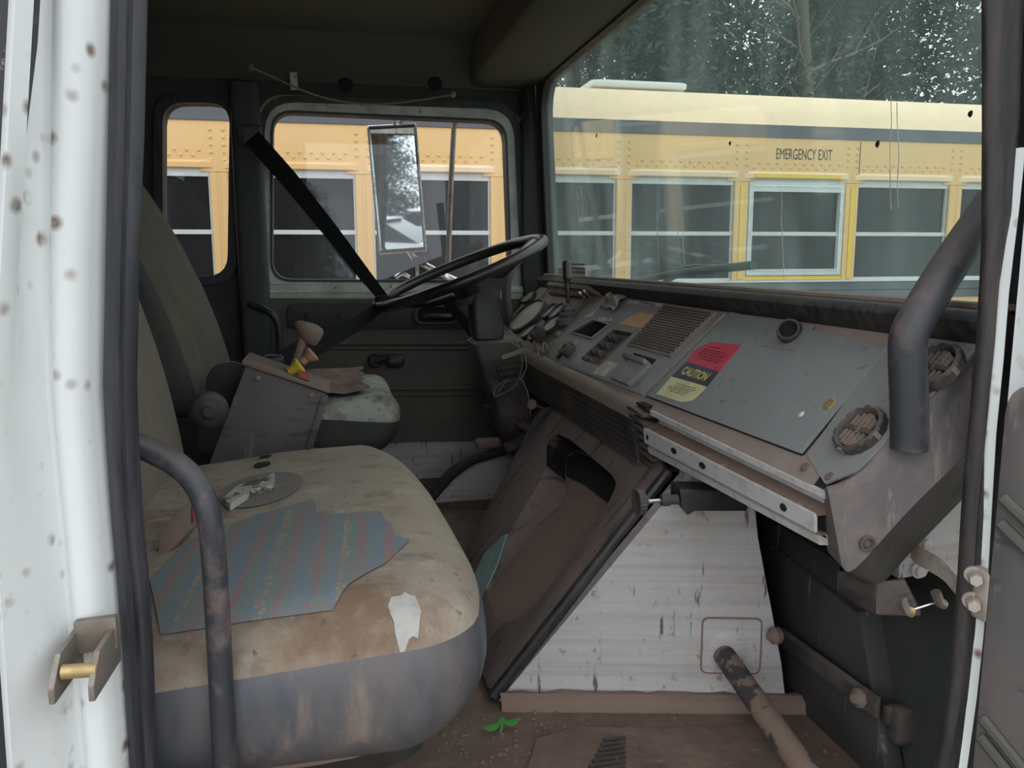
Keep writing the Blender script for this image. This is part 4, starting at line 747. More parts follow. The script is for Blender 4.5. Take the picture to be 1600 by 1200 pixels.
lt_ = obj('latch_ring', MB().loft([[lk0+ax_*h+(r_*(1+(0.06 if k % 2 and 0.001 < h < 0.016 and r_ > .012 else 0)))*(math.cos(2*math.pi*k/28)*uu+math.sin(2*math.pi*k/28)*ww) for k in range(28)] for r_, h in ((0.0165, -0.006), (0.0165, 0.015), (0.0155, 0.019), (0.0125, 0.019), (0.0115, 0.006))], False), 'black_dusty', da, smooth=False)
obj('latch_core', MB().lathe(lk0+ax_*0.006, ax_, [(0.0120, 0), (0.0120, 0.001), (0, 0.002)], 18), 'void', lt_)
# caution label: red, black and yellow fields
dplate(fillet([(1.2059,0.1438), (1.1122,0.1499), (1.1115,0.09746), (1.2277,0.09748), (1.2354,0.1187)], 0.002), 0.003, 0.0046, 'sticker_red', 'caution_label_red', label='red field of the caution label')
cb = dplate([(1.2277,0.09748), (1.1115,0.09746), (1.1087,0.06736), (1.2339,0.06419)], 0.003, 0.0046, 'sticker_black', 'caution_label_black', label='black field reading CAUTION')
cy = dplate(fillet([(1.2339,0.06419), (1.1087,0.06736), (1.1154,0.03783), (1.1432,0.02891), (1.2352,0.02608)], [0, 0.001, 0.006, 0.006, 0.002]), 0.003, 0.0046, 'sticker_yellow', 'caution_label_yellow', label='curled yellow field of the caution label')
def on_quad(q):                                                         # maps unit square onto a quad of the dash plane
    q = [V((*p, 0)) for p in q]
    def f(u, v, h=0.0049):
        p = (q[3]*(1-u)+q[2]*u)*(1-v)+(q[0]*(1-u)+q[1]*u)*v
        return DP(p.x, p.y, h)
    return f
fq = on_quad([(1.2158,0.08974), (1.1242,0.09001), (1.127,0.07396), (1.2131,0.07362)])
obj('caution_lettering', text_mb('CAUTION', lambda x, y: fq(x, y), 1, 1, 0.03), 'print_yellow', cb, smooth=False)
rnd = random.Random(5)
fq2 = on_quad([(1.2012,0.1389), (1.1215,0.1434), (1.1236,0.103), (1.2207,0.1042)]); fq3 = on_quad([(1.2197,0.05854), (1.1209,0.0623), (1.128,0.04015), (1.2262,0.0336)])
for fq_, par, m_, lines in ((fq2, 'red', 'print_red', [(0.86, 0.12, 0.5), (0.68, 0.0, 0.85), (0.56, 0.05, 0.92), (0.44, 0.0, 0.90), (0.30, 0.05, 0.96), (0.18, 0.2, 0.9)]), (fq3, 'yel', 'print_dark', [(0.84, 0.22, 0.85), (0.66, 0.22, 0.92), (0.50, 0.05, 0.88), (0.34, 0.1, 0.84), (0.18, 0.25, 0.80)])):
    mbp = MB()
    for v_, u0, u1 in lines:
        u = u0
        while u < u1:
            wd = rnd.uniform(0.03, 0.10); mbp.add([fq_(u, v_-0.030), fq_(u+wd, v_-0.030), fq_(u+wd, v_+0.030), fq_(u, v_+0.030)], [(0, 1, 2, 3)]); u += wd+0.025
    obj('small_print', mbp, m_, da, kind='stuff', smooth=False)
# chipped patch on the hatch
obj('chipped_patch', MB().lathe(DP(*(0.8309,0.09732), 0.0036), DN, [(0.010, 0), (0.007, 0.0015), (0.003, 0.001), (0, 0.0018)], 7), 'brass', da, smooth=False)
obj('paint_chip', MB().lathe(DP(*(0.8623,0.07365), 0.0036), DN, [(0.0045, 0), (0.003, 0.0008), (0, 0.0008)], 9), 'bus_white', da)
# grey strip with two round vents right of the hatch
dplate(fillet([(0.8265,0.2045), (0.6961,0.2154), (0.7086,0.1117), (0.7171,0.03259), (0.7428,0.006885), (0.8018,0.02906)], 0.002), -0.001, 0.0015, 'dash', 'vent_strip')
def vent(c2, r, nm):
    s_, t_ = c2; ring = []
    P = lambda a, k, h: DP(s_+r*k*math.cos(a), t_+r*k*math.sin(a), h)
    A_ = [2*math.pi*k/36 for k in range(36)]
    b_ = obj(nm, MB().loft([[P(a, k, h) for a in A_] for k, h in ((1.12, 0), (1.14, 0.010), (1.0, 0.013), (0.94, 0.011), (0.90, 0.004))], False), 'black_dusty', da)
    obj('vent_bowl', MB().add([P(a, 0.92, 0.003) for a in A_], [tuple(range(36))]), 'void', b_, smooth=False)
    for k in range(16):
        a = 2*math.pi*k/16; 
        obj('rim_notch', MB().loft([[P(a+d, kk, h) for d, kk in ((-.09, 1.06), (.09, 1.06), (.09, 1.17), (-.09, 1.17))] for h in (0.003, 0.0115)]), 'lip' if k % 4 == 0 else 'black_dusty', b_, smooth=False)
    for k in (-2, -1, 0, 1, 2):
        x = k*0.27; hh = math.sqrt(max(0, 0.86**2-x*x))
        obj('vent_slot', MB().loft([[DP(s_+r*(x-0.07), t_+r*hh*y_, h), DP(s_+r*(x+0.07), t_+r*hh*y_, h)] for y_, h in ((-0.75, 0.0048), (0.75, 0.0048))], False, False), 'void', b_, smooth=False)
        obj('vane', MB().loft([[DP(s_+r*(x+0.10), t_+r*hh*y_, 0.0035), DP(s_+r*(x+0.17), t_+r*hh*y_, 0.008), DP(s_+r*(x+0.11), t_+r*hh*y_, 0.008)] for y_ in (-0.95, 0.95)]), 'lip', b_, smooth=False)
    obj('vent_bar', MB().obox(DP(s_, t_, 0.008), V((0, r*0.8, 0)), DT*r*0.10, DN*0.0015), 'black_dusty', b_)
    for sg in (-1, 1): obj('vent_dirt', MB().lathe(DP(s_+r*0.1*sg, t_+sg*r*0.62, 0.004), DN, [(r*0.30, 0), (r*0.25, 0.003), (0, 0.005)], 9), 'rail_dirt', b_)
    obj('vent_hub', MB().lathe(DP(s_, t_, 0.006), DN, [(r*0.18, 0), (r*0.17, 0.003), (0, 0.004)], 14), 'console_top', b_)
vent((0.7499,0.07602), 0.0265, 'round_vent'); vent((0.7218,0.1695), 0.0265, 'round_vent')
for q in ((0.7904,0.01461), (0.7448,0.01608), (0.7469,0.217), (0.717,0.218)):
    obj('panel_screw', MB().lathe(DP(*q, 0.001), DN, [(0.0055, 0), (0.005, 0.002), (0, 0.0025)], 12), 'console', da)
# moulded end cap at the doorway
L0 = [(0.4982,0.7396,1.7583), (0.5181,0.7158,1.7801), (0.5715,0.7073,1.8384), (0.634,0.6925,1.9067)]
L1 = [(0.4842,0.712,1.7643), (0.5047,0.706,1.7687), (0.5612,0.702,1.8046), (0.639,0.7,1.886)]
L2 = [(0.4972,0.7,1.6871), (0.5078,0.693,1.6875), (0.5626,0.69,1.7453), (0.6297,0.69,1.8044)]
L3 = [(0.5166,0.72,1.6692), (0.5613,0.725,1.653), (0.6112,0.74,1.6802), (0.6905,0.755,1.7354)]
def dens(L): return spline([V(p) for p in L], 4)
rows = [dens(l) for l in (L0, L1, L2, L3)]
sec = []; sec2 = []
for i in range(len(rows[0])):
    a, b, c_, d_ = [r_[i] for r_ in rows]
    e_ = d_+V((0.01, 0.05, 0.01)); f_ = a+V((0.02, 0.03, -0.03))
    sec.append([f_, a+DN*-0.012+V((0, 0.03, 0.0)), a, a.lerp(b, 0.5)+V((0, 0, 0.004)), b, b.lerp(c_, 0.06), b.lerp(c_, 0.5), b.lerp(c_, 0.96), c_, c_.lerp(d_, 0.5)+V((0, 0.03, 0.01)), d_+V((0.01, 0.05, 0.01))])
    sec2.append([c_+V((0, -0.0005, 0)), d_, d_+V((0.004, 0.01, 0.004)), c_+V((0.002, 0.012, 0.006))])
obj('end_cap', MB().loft(sec), 'endcap', da, angle=50)
obj('end_cap_chamfer', MB().loft(sec2), 'black', da, 'undusted black chamfer under the dusty end cap, its downward shade painted in', angle=50)  # black carries both the undusted vinyl and the shade of a downward face
scr = obj('end_cap_screw', MB().lathe((0.5192,0.692,1.7127), (-0.1, -1, 0), [(0.0085, -0.002), (0.0085, 0.001), (0.006, 0.0015), (0.005, -0.001), (0.003, 0.001), (0, 0.001)], 16), 'black_dusty', da)

obj('crumpled_wrapper', WRAP, 'scrap', None, 'crumpled grey wrapper lying at the top of the dash centre panel', 'litter', smooth=False)
# front grab handle rising from the dash end to the windshield post
gb = V((0.5627,0.697,1.8197))
gp = [gb+V((0, 0, -0.012)), gb, V((0.5585,0.697,1.8619)), V((0.5539,0.697,1.9008)), V((0.5541,0.697,1.925)), V((0.5713,0.702,1.9497)), V((0.616,0.718,1.998)), V((0.6822,0.745,2.0572))]
obj('front_grab_handle', MB().tube(gp, 0.0182, 20, 8), 'handle_front', None, 'thick scuffed black grab handle rising from the right end of the dashboard', 'grab handle', angle=70)
# far grab handle on the driver's windshield post
obj('far_grab_handle', MB().tube([(0.6021,2.5,2.0124), (0.56,2.46,2.0006), (0.5253,2.44,1.9621), (0.513,2.44,1.9078), (0.5187,2.44,1.8333), (0.535,2.46,1.772)], 0.015, 12, 6), 'trim_dark', None, 'grey-green grab handle on the far windshield post behind the steering wheel', 'grab handle', angle=70)

# ================================================================ STEERING
sw = empty('steering_wheel', (0.327, 2.153, 1.90), 'black steering wheel tilted over the instrument panel, rim seen edge-on', 'steering wheel')
SC = V((0.327, 2.153, 1.966)); tl, bb = 0.378, 0.040; SR = 0.235
se1 = V((math.cos(tl), 0, math.sin(tl))); se2 = V((0, math.cos(bb), math.sin(bb))); sn = se1.cross(se2).normalized(); se2 = sn.cross(se1).normalized()
def SW(a, r, h=0.0): return SC+se1*(r*math.cos(a))+se2*(r*math.sin(a))+sn*h
n1, n2 = 72, 14
obj('rim', MB().loft([[SC+(se1*math.cos(a)+se2*math.sin(a))*(SR+0.0145*math.cos(b))+sn*0.0145*math.sin(b) for b in [2*math.pi*j/n2 for j in range(n2)]] for a in [2*math.pi*i/n1 for i in range(n1+1)]], False), 'wheel_rim', sw, angle=80)
for a in (R(178), R(2), R(262)):
    sp = []
    for r_, hw, h, th in ((0.045, 0.040, -0.052, 0.012), (0.11, 0.034, -0.045, 0.010), (0.18, 0.034, -0.018, 0.009), (0.232, 0.045, 0.0, 0.009)):
        d = se1*math.cos(a)+se2*math.sin(a); q = sn.cross(d); c_ = SC+d*r_+sn*h
        sp.append([c_+q*hw+sn*th*0.4, c_+q*hw*0.7+sn*th, c_-q*hw*0.7+sn*th, c_-q*hw+sn*th*0.4, c_-q*hw*0.7-sn*th, c_+q*hw*0.7-sn*th])
    obj('spoke', MB().loft(sp), 'wheel_rim', sw, angle=60)
obj('hub', MB().lathe(SC-sn*0.085, sn, [(0.0, 0), (0.040, 0), (0.050, 0.02), (0.050, 0.036), (0.04, 0.042), (0, 0.044)], 28), 'black_dusty', sw)
col = empty('steering_column', (0.42, 2.15, 1.55), 'black boxy steering column shroud below the wheel', 'steering column')
def ring(x0, x1, z, y0=2.09, y1=2.21, zz=0.0): return fillet([(x0, y0), (x1, y0), (x1, y1), (x0, y1)], 0.014, 3), z, zz
def shroud(secs): return MB().loft([[(x, y, z+(x-secs[0][0][0][0])*sl_) for x, y in pts] for pts, z, sl_ in secs])
obj('upper_shroud', shroud([ring(0.356, 0.448, 1.948, 2.10, 2.20), ring(0.352, 0.430, 1.915, 2.105, 2.195), ring(0.352, 0.428, 1.86, 2.105, 2.195), ring(0.354, 0.440, 1.815, 2.10, 2.20), ring(0.360, 0.436, 1.79, 2.10, 2.20)]), 'black', col, angle=50)
obj('lower_shroud', shroud([ring(0.360, 0.462, 1.785, 2.085, 2.215, 0.04), ring(0.352, 0.478, 1.778, 2.075, 2.225, 0.06), ring(0.358, 0.488, 1.75, 2.075, 2.225, 0.06), ring(0.372, 0.500, 1.70, 2.08, 2.22, 0.05), ring(0.40, 0.510, 1.63, 2.09, 2.21, 0.04), ring(0.43, 0.51, 1.56, 2.10, 2.20)]), 'black_dusty', col, angle=50)
for k in range(4):
    z = 1.735-0.016*k
    obj('shroud_rib', MB().obox((0.445+0.006*k, 2.073, z), (0.042, 0, 0.004), (0, 0.005, 0), (0, 0, 0.004)), 'black', col)
obj('shroud_patch', MB().obox((0.452, 2.072, 1.752), (0.030, 0, 0.009), (0, 0.003, 0), (0, 0, 0.006)), 'lip', col, 'tan worn patch on the column shroud')
obj('boot', MB().loft([[(0.44+dx+r_*math.cos(a), 2.15+r_*math.sin(a), z) for a in [2*math.pi*k/16 for k in range(16)]] for z, r_, dx in ((1.60, 0.052, 0), (1.56, 0.060, 0.02), (1.53, 0.050, 0.035), (1.50, 0.056, 0.05), (1.45, 0.05, 0.075), (1.33, 0.05, 0.12))]), 'black', col)
for q in ([(0.4524,2.08,1.8325), (0.4227,2.02,1.8491), (0.4438,1.98,1.8323)], [(0.4091,2.12,1.8899), (0.4777,2.1,1.8186), (0.4905,2.08,1.8064)]):
    pass
wr = [[(0.4217,2,1.8279), (0.4404,1.98,1.8001), (0.4568,1.98,1.7429), (0.4445,2,1.683), (0.4133,2.02,1.656), (0.3934,2.03,1.6501), (0.4003,2.03,1.6734), (0.4261,2,1.6969)],
      [(0.4283,1.97,1.7934), (0.4579,1.97,1.7684), (0.4644,1.97,1.7276), (0.4501,1.98,1.6989), (0.4219,2.02,1.6841), (0.4053,2.03,1.6597)],
      [(0.4518,1.98,1.7021), (0.4677,1.97,1.6669), (0.4729,1.95,1.6077)]]
lw = empty('loose_wires', (0.4343,2,1.6501), 'thin tangled loose wires hanging beside the steering column', 'wires')
for p in wr: obj('wire', MB().tube(p, 0.0013, 6, 6), 'wire', lw)
# diagonal stay seen behind the wheel
# pedals and a pull knob in the driver's footwell
cpd = empty('clutch_pedal', (0.4124,2.25,1.4686), 'worn brown pedal pad on a curved black arm in the far footwell', 'pedal')
obj('pedal_pad', rbox((0.4199,2.25,1.4738), (0.078, 0.06, 0.022), 0.009, 5), 'cover_floor', cpd)
obj('pedal_arm', MB().tube([(0.4406,2.25,1.4614), (0.4881,2.25,1.4474), (0.536,2.25,1.4716), (0.5687,2.25,1.5273), (0.584,2.25,1.5836)], 0.012, 10, 6), 'black_dusty', cpd)
bpd = empty('brake_pedal', (0.4657,2.05,1.5371), 'black curved pedal lever nearest the engine cover', 'pedal')
obj('pedal_arm', MB().tube([(0.4378,2.1,1.4887), (0.477,2.1,1.508), (0.5129,2.1,1.5525), (0.5379,2.1,1.594), (0.545,2.1,1.6467)], 0.017, 10, 6), 'black_dusty', bpd)
obj('pedal_link', MB().tube([(0.4658,2.05,1.5718), (0.5077,2.05,1.549), (0.5428,2.05,1.5821)], 0.014, 10, 6), 'cover', bpd)
pkn = empty('pull_knob', (0.4851,1.9,1.6391), 'small round tan pull knob on a rod below the dashboard', 'knob')
kq = V((0.4575,1.88,1.6502)); kr = V((0.5182,1.92,1.6244))
obj('knob_head', MB().lathe(kq, kr-kq, [(0, -0.004), (0.012, -0.003), (0.0135, 0.001), (0.012, 0.005), (0.005, 0.009), (0.005, 0.014), (0, 0.014)], 18), 'brown', pkn)
obj('knob_rod', MB().tube([kq, kr], 0.0035, 8), 'steel', pkn)
obj('rod_clip', MB().lathe(kr, kr-kq, [(0, -0.01), (0.008, -0.01), (0.008, 0.008), (0, 0.008)], 8), 'steel', pkn)

# ================================================================ SEATS
ps = empty('passenger_seat', (-0.05, 1.16, 1.29), 'wide torn passenger seat in the foreground, pale worn top over flowered fabric', 'seat')
ZT = 1.655
def cush(p, c, h):
    u = (p.x-c.x)/h.x; v = (p.y-c.y)/h.y; k = (p.z-c.z)/h.z
    p = p.copy()
    if k > 0:
        p.z += 0.022*k*(1-0.9*v*v)*(1-0.5*u*u)+0.012*u*k                 # crowned, a little higher in front
        p.z -= 0.016*math.exp(-((v+0.05)/0.55)**2)*math.exp(-((u+0.25)/0.6)**2)*k
    else:
        p.x -= 0.035*(-k)*max(0, u); p.y += 0.02*(-k)*max(0, -v)-0.02*(-k)*max(0, v)
    p.x -= 0.045*max(0, abs(v)-0.45)**2*(1 if u > 0 else 0)*3.0
    p.y -= 0.085*max(0, v)*max(0, -u)
    p.x -= (0.028*max(0, v)**1.5+0.034*(v+1)/2+0.014)*max(0, u)**0.5
    return p
blk = rbox((-0.105, 1.121, 1.572), (0.57, 0.788, 0.165), 0.066, 22, cush)
CUS = blk
# worn pale cover on top, vinyl round the sides: split along a seam line
def cut(mb_, co, no):                                                   # clean seam: slice along a plane, return the two sides
    out = []
    for inner in (True, False):
        bm = bmesh.new(); vs_ = [bm.verts.new(v) for v in mb_.v]
        for f in mb_.f: bm.faces.new([vs_[i] for i in f])
        bmesh.ops.bisect_plane(bm, geom=bm.verts[:]+bm.edges[:]+bm.faces[:], plane_co=V(co), plane_no=V(no), clear_inner=inner, clear_outer=not inner)
        bm.verts.index_update(); m_ = MB(); m_.add([v.co.copy() for v in bm.verts], [[v.index for v in f.verts] for f in bm.faces]); bm.free(); out.append(m_)
    return out
def split(mb_, test):
    a, b = MB(), MB()
    for m_, want in ((a, True), (b, False)):
        mp = {}
        for f in mb_.f:
            c_ = sum((V(mb_.v[i]) for i in f), V())/len(f)
            if test(c_) == want:
                m_.f.append(tuple(mp.setdefault(i, len(mp)) for i in f))
        m_.v = [None]*len(mp)
        for i, j in mp.items(): m_.v[j] = mb_.v[i]
    return a, b
top_, side_ = cut(blk, (-0.1, 1.13, 1.606), (-0.06, 0.03, 1))
obj('worn_top_cover', top_, 'seat_top', ps, angle=80)
obj('vinyl_side', side_, 'seat_side', ps, angle=80)
SEATZ = {}
from mathutils.bvhtree import BVHTree
bvh = BVHTree.FromPolygons([V(v) for v in blk.v], blk.f)
def seat_pt(x, y, lift=0.0):
    h = bvh.ray_cast(V((x, y, 2.0)), V((0, 0, -1)))
    return (h[0]+V((0, 0, lift))) if h[0] is not None else V((x, y, 1.63))
def drape(pts, lift, n=14):                                             # thin piece lying on the cushion
    bm = bmesh.new(); vs_ = [bm.verts.new((p[0], p[1], 0)) for p in pts]
    f = bm.faces.new(vs_); bmesh.ops.triangulate(bm, faces=[f])
    for _ in range(6):
        es = [e for e in bm.edges if e.calc_length() > 0.018]
        if es: bmesh.ops.subdivide_edges(bm, edges=es, cuts=1); bmesh.ops.triangulate(bm, faces=[f for f in bm.faces if len(f.verts) > 3])
    for v in bm.verts: v.co = seat_pt(v.co.x, v.co.y, lift)
    bm.verts.index_update(); mb_ = MB(); mb_.add([v.co.copy() for v in bm.verts], [[v.index for v in f.verts] for f in bm.faces]); bm.free(); return mb_
ptch = [(-0.166,1.0445,1.655), (-0.1093,1.0833,1.655), (-0.03944,1.1111,1.66), (-0.03142,1.0339,1.655), (0.04794,1.0209,1.655), (0.04991,0.9854,1.655), (0.05757,0.9694,1.655), (0.0581,0.9329,1.655), (0.0741,0.9079,1.655), (0.04384,0.8501,1.655), (0.021,0.8286,1.655), (0.00267,0.8076,1.655), (-0.01337,0.7521,1.655), (-0.04327,0.756,1.655), (-0.07153,0.7405,1.655), (-0.1106,0.7337,1.65), (-0.1713,0.7351,1.645), (-0.2042,0.8863,1.645), (-0.1884,1.0028,1.65)]
obj('flowered_fabric_patch', drape([(p[0], max(p[1], 0.768)) for p in ptch], 0.0024), 'moquette', ps, 'patch of flowered blue and red fabric where the cover is torn', angle=80)
for nm, c_, rx, ry, m_, lf in (('worn_oval', (-0.1157,1.2087,1.65), 0.060, 0.085, 'worn_grey', 0.0018),):
    obj(nm, drape([(c_[0]+rx*math.cos(a), c_[1]+ry*math.sin(a)) for a in [2*math.pi*k/24 for k in range(24)]], lf), m_, ps, angle=80)
rnd = random.Random(2); wc = (0.0557,0.7459,1.652)
for dx, dy, k in ((0, 0.012, 0.85),):
    obj('white_smear', drape([(wc[0]+dx+k*0.018*rnd.uniform(.75, 1.1)*math.cos(a), wc[1]+dy+k*0.030*rnd.uniform(.7, 1.1)*math.sin(a)) for a in [2*math.pi*q/18 for q in range(18)]], 0.0016), 'smear', ps, 'white paint smear near the front edge', angle=80)
for q, r_ in (((-0.1277,1.4201,1.65), 0.012), ((-0.1256,1.355,1.65), 0.017)):
    rnd = random.Random(int(q[0]*1e5) % 97)
    obj('burn_hole', drape([(q[0]+r_*rnd.uniform(.6, 1.1)*math.cos(a), q[1]+1.3*r_*rnd.uniform(.6, 1.1)*math.sin(a)) for a in [2*math.pi*k/11 for k in range(11)]], 0.002), 'void', ps, angle=80)
bp_ = [(-0.1641,1.1548,1.66), (-0.1495,1.209,1.66), (-0.09981,1.25,1.66), (-0.09623,1.1834,1.66), (-0.1259,1.1773,1.66), (-0.15,1.1218,1.66)]
obj('bark_piece', MB().loft([[seat_pt(p[0], p[1], l) for p in bp_] for l in (0.002, 0.012)]), 'bark', None, 'crumbling black and white strip of torn lining on the pale passenger seat', 'debris', smooth=False)
obj('seat_pan', MB().loft([[(x, y, z) for x, y in fillet([(-0.37+i, 0.80+i), (0.10-i*1.5, 0.80+i), (0.10-i*1.5, 1.53-i), (-0.37+i, 1.53-i)], 0.06)] for z, i in ((1.515, 0.0), (1.46, 0.01), (1.44, 0.03))]), 'seat_dark', ps)
obj('seat_base', MB().box(-0.34, 0.02, 0.90, 1.45, 1.285, 1.45), 'void', ps, bevel=0.01)
obj('piping', MB().tube([(0.06, 0.815, 1.502), (0.00, 0.792, 1.495), (-0.15, 0.788, 1.495), (-0.35, 0.79, 1.495)], 0.008, 8, 4), 'brown', ps)
# backrest
def back(p, c, h):
    p = p.copy(); k = (p.z-c.z)/h.z; v = (p.y-c.y)/h.y
    p.x += -0.085*k-0.03*k*k
    p.y = c.y+(p.y-c.y)*(1-0.12*max(0, k)**2)
    return p
bk_ = rbox((-0.385, 1.16, 1.92), (0.13, 0.74, 0.62), 0.05, 14, back)
fr, sd = split(bk_, lambda c_: c_.x > -0.375-0.085*((c_.z-1.92)/0.31)-0.03*((c_.z-1.92)/0.31)**2)
obj('backrest_front', fr, 'seat_back', ps, angle=80); obj('backrest_shell', sd, 'seat_dark', ps, angle=80)
obj('recliner_cover', MB().lathe((-0.2325,1.535,1.7303), (0.15, -1, 0), [(0, 0), (0.034, 0), (0.035, 0.010), (0.029, 0.014), (0.022, 0.014), (0.010, 0.016), (0.010, 0.024), (0, 0.024)], 24), 'black', ps)
blt = empty('belt_buckle', (-0.1856,0.98,1.6912), 'brown belt buckle with a red button behind the passenger seat', 'buckle')
b0 = V((-0.2147,1,1.6628)); b1 = V((-0.1747,1,1.6999))
obj('buckle_body', MB().loft([[p+V((0, -0.012, 0.020*k)), p+V((0.010, 0.012, 0.018*k)), p+V((0.004, 0.012, -0.020*k)), p+V((-0.004, -0.012, -0.020*k))] for p, k in ((b0, 0.8), (b0.lerp(b1, 0.5), 1.1), (b1, 0.9))]), 'console_top', blt, bevel=0.003)
obj('release_button', MB().loft([[p+V((0, -0.014, 0.012)), p+V((0.004, 0.008, 0.012)), p+V((0.004, 0.008, -0.010)), p+V((0, -0.014, -0.010))] for p in (b1, b1.lerp(b0, -0.06))]), 'red', blt)

# near grab handle beside the passenger seat
obj('near_grab_handle', MB().tube([(-0.176,0.735,1.8445), (-0.1586,0.735,1.8357), (-0.1366,0.73,1.8219), (-0.1213,0.725,1.8022), (-0.1137,0.72,1.7743), (-0.1122,0.72,1.7362), (-0.1123,0.72,1.6764), (-0.113,0.72,1.6152), (-0.1139,0.72,1.5396), (-0.1143,0.72,1.4483)], 0.0108, 18, 7), 'handle', None, 'curved scuffed black grab handle just inside the rear door post', 'grab handle', angle=70)

ds = empty('driver_seat', (-0.05, 2.08, 1.29), 'dark driver seat beyond the console with a torn dusty cushion', 'seat')
def dcush(p, c, h):
    p = p.copy(); u = (p.x-c.x)/h.x; k = (p.z-c.z)/h.z
    if k > 0: p.z += 0.010*math.sin(9*p.x)*math.sin(8*p.y)
    if k < 0: p.x -= 0.03*max(0, u)*(-k)
    return p
dc = rbox((-0.09, 2.08, 1.618), (0.46, 0.48, 0.135), 0.045, 14, dcush)
dt, dl = cut(dc, (0, 2.08, 1.640), (0.1, 0, 1))
obj('torn_top', dt, 'foam_pale', ds, 'torn pale cushion top', angle=80); obj('cushion_side', dl, 'seat_dark', ds, angle=80)
rnd = random.Random(11); rg = []
for i in range(11):
    y = 1.86+0.40*i/10; rg.append([(x, y, 1.694+0.012*rnd.random()+(0.006 if j % 2 else 0)) for j, x in enumerate([-0.30, -0.22, -0.14, -0.06, 0.0+0.03*rnd.random(), 0.045+0.03*rnd.random()])])
obj('torn_flap', MB().grid(rg), 'torn', ds, 'ragged red-brown torn cover flap', smooth=False)
def dback(p, c, h):
    p = p.copy(); k = (p.z-c.z)/h.z; v = (p.y-c.y)/h.y
    p.x += -0.14*k-0.045*k*k
    p.y = c.y+(p.y-c.y)*(1-0.25*max(0, k)**3)
    return p
db_ = rbox((-0.435, 2.08, 1.985), (0.14, 0.50, 0.66), 0.05, 30, dback)
fr, sd = split(db_, lambda c_: c_.x > -0.388-0.14*((c_.z-1.985)/0.33)-0.045*((c_.z-1.985)/0.33)**2)
obj('backrest_front', fr, 'seat_dark_fabric', ds, angle=80); obj('backrest_shell', sd, 'seat_dark', ds, angle=80)
obj('seat_base', MB().box(-0.30, 0.06, 1.90, 2.26, 1.285, 1.56), 'void', ds, bevel=0.02)
obj('recliner_knob', MB().lathe((-0.2255,1.8,1.7374), (0.2, -1, 0), [(0, 0), (0.05, 0), (0.05, 0.02), (0.03, 0.03), (0, 0.03)], 22), 'seat_dark', ds)

# valve console between the seats
cn = empty('brake_console', (-0.11, 1.70, 1.29), 'grey metal brake valve console between the two seats', 'console')
c0, c1, c2, c3 = [V(p) for p in ((-0.1739,1.63,1.7988), (-0.02126,1.63,1.7362), (-0.05658,1.63,1.6272), (-0.2495,1.63,1.5863))]
obj('console_box', MB().prism([c0, c1, c2, c3+V((-0.02, 0, -0.08)), c3+V((-0.02, 0, -0.02))], (0, 0.13, 0)), 'console', cn, bevel=0.004)
obj('lower_box', MB().box(-0.25, -0.05, 1.635, 1.755, 1.285, 1.60), 'console', cn)
d_ = (c1-c0); 
obj('console_top', MB().prism([c0+V((-0.006, -0.006, 0.001)), c1+V((0.004, -0.006, 0.0)), c1+V((0.004, -0.006, 0.007)), c0+V((-0.006, -0.006, 0.010))], (0, 0.145, 0)), 'console_top', cn, bevel=0.002)
e1_ = (c1-c2).normalized()
obj('side_flange', MB().prism([c1+V((-0.012, -0.004, -0.004)), c1+V((0.002, -0.004, -0.004)), c2+V((0.002, -0.004, 0)), c2+V((-0.012, -0.004, 0))], (0, 0.006, 0)), 'console', cn, bevel=0.001)
for q in ((-0.1524,1.628,1.772), (-0.05224,1.628,1.7339)):
    obj('console_screw', MB().lathe(q, (0, -1, 0), [(0.006, -0.001), (0.0055, 0.002), (0.003, 0.0025), (0.002, 0.001), (0, 0.001)], 12), 'steel', cn)
kn = V((-0.09598,1.68,1.7743)); kt = V((-0.07533,1.68,1.788)); ax = (kt-kn).normalized()
obj('yellow_valve_knob', MB().lathe(kn, ax, [(0, 0), (0.010, 0), (0.010, 0.010), (0.016, 0.020), (0.017, 0.026), (0.014, 0.028), (0, 0.027)], 18), 'yellow_knob', cn)
kn = V((-0.07129,1.71,1.7907)); kt = V((-0.0501,1.71,1.8074)); ax = (kt-kn).normalized()
obj('red_valve_knob', MB().lathe(kn, ax, [(0, 0), (0.009, 0), (0.009, 0.012), (0.017, 0.022), (0.018, 0.028), (0.014, 0.030), (0, 0.029)], 18), 'pink_knob', cn)
obj('brake_lever', MB().tube([(-0.08476,1.72,1.7846), (-0.0731,1.72,1.8176), (-0.06686,1.72,1.844)], 0.010, 10, 4), 'console_top', cn)
obj('lever_knob', MB().loft([[V((-0.05495,1.72,1.853))+V((rx*math.cos(a), 0.9*rx*math.sin(a), dz-0.28*rx*math.cos(a))) for a in [2*math.pi*k/18 for k in range(18)]] for rx, dz in ((0.012, -0.026), (0.022, -0.012), (0.029, 0.004), (0.028, 0.012), (0.018, 0.018), (0.004, 0.019))]), 'console_top', cn, angle=60)
obj('red_tab', MB().obox((-0.06497,1.65,1.7709), (0.010, 0, -0.004), (0, 0.008, 0), (0, 0, 0.006)), 'red', cn)

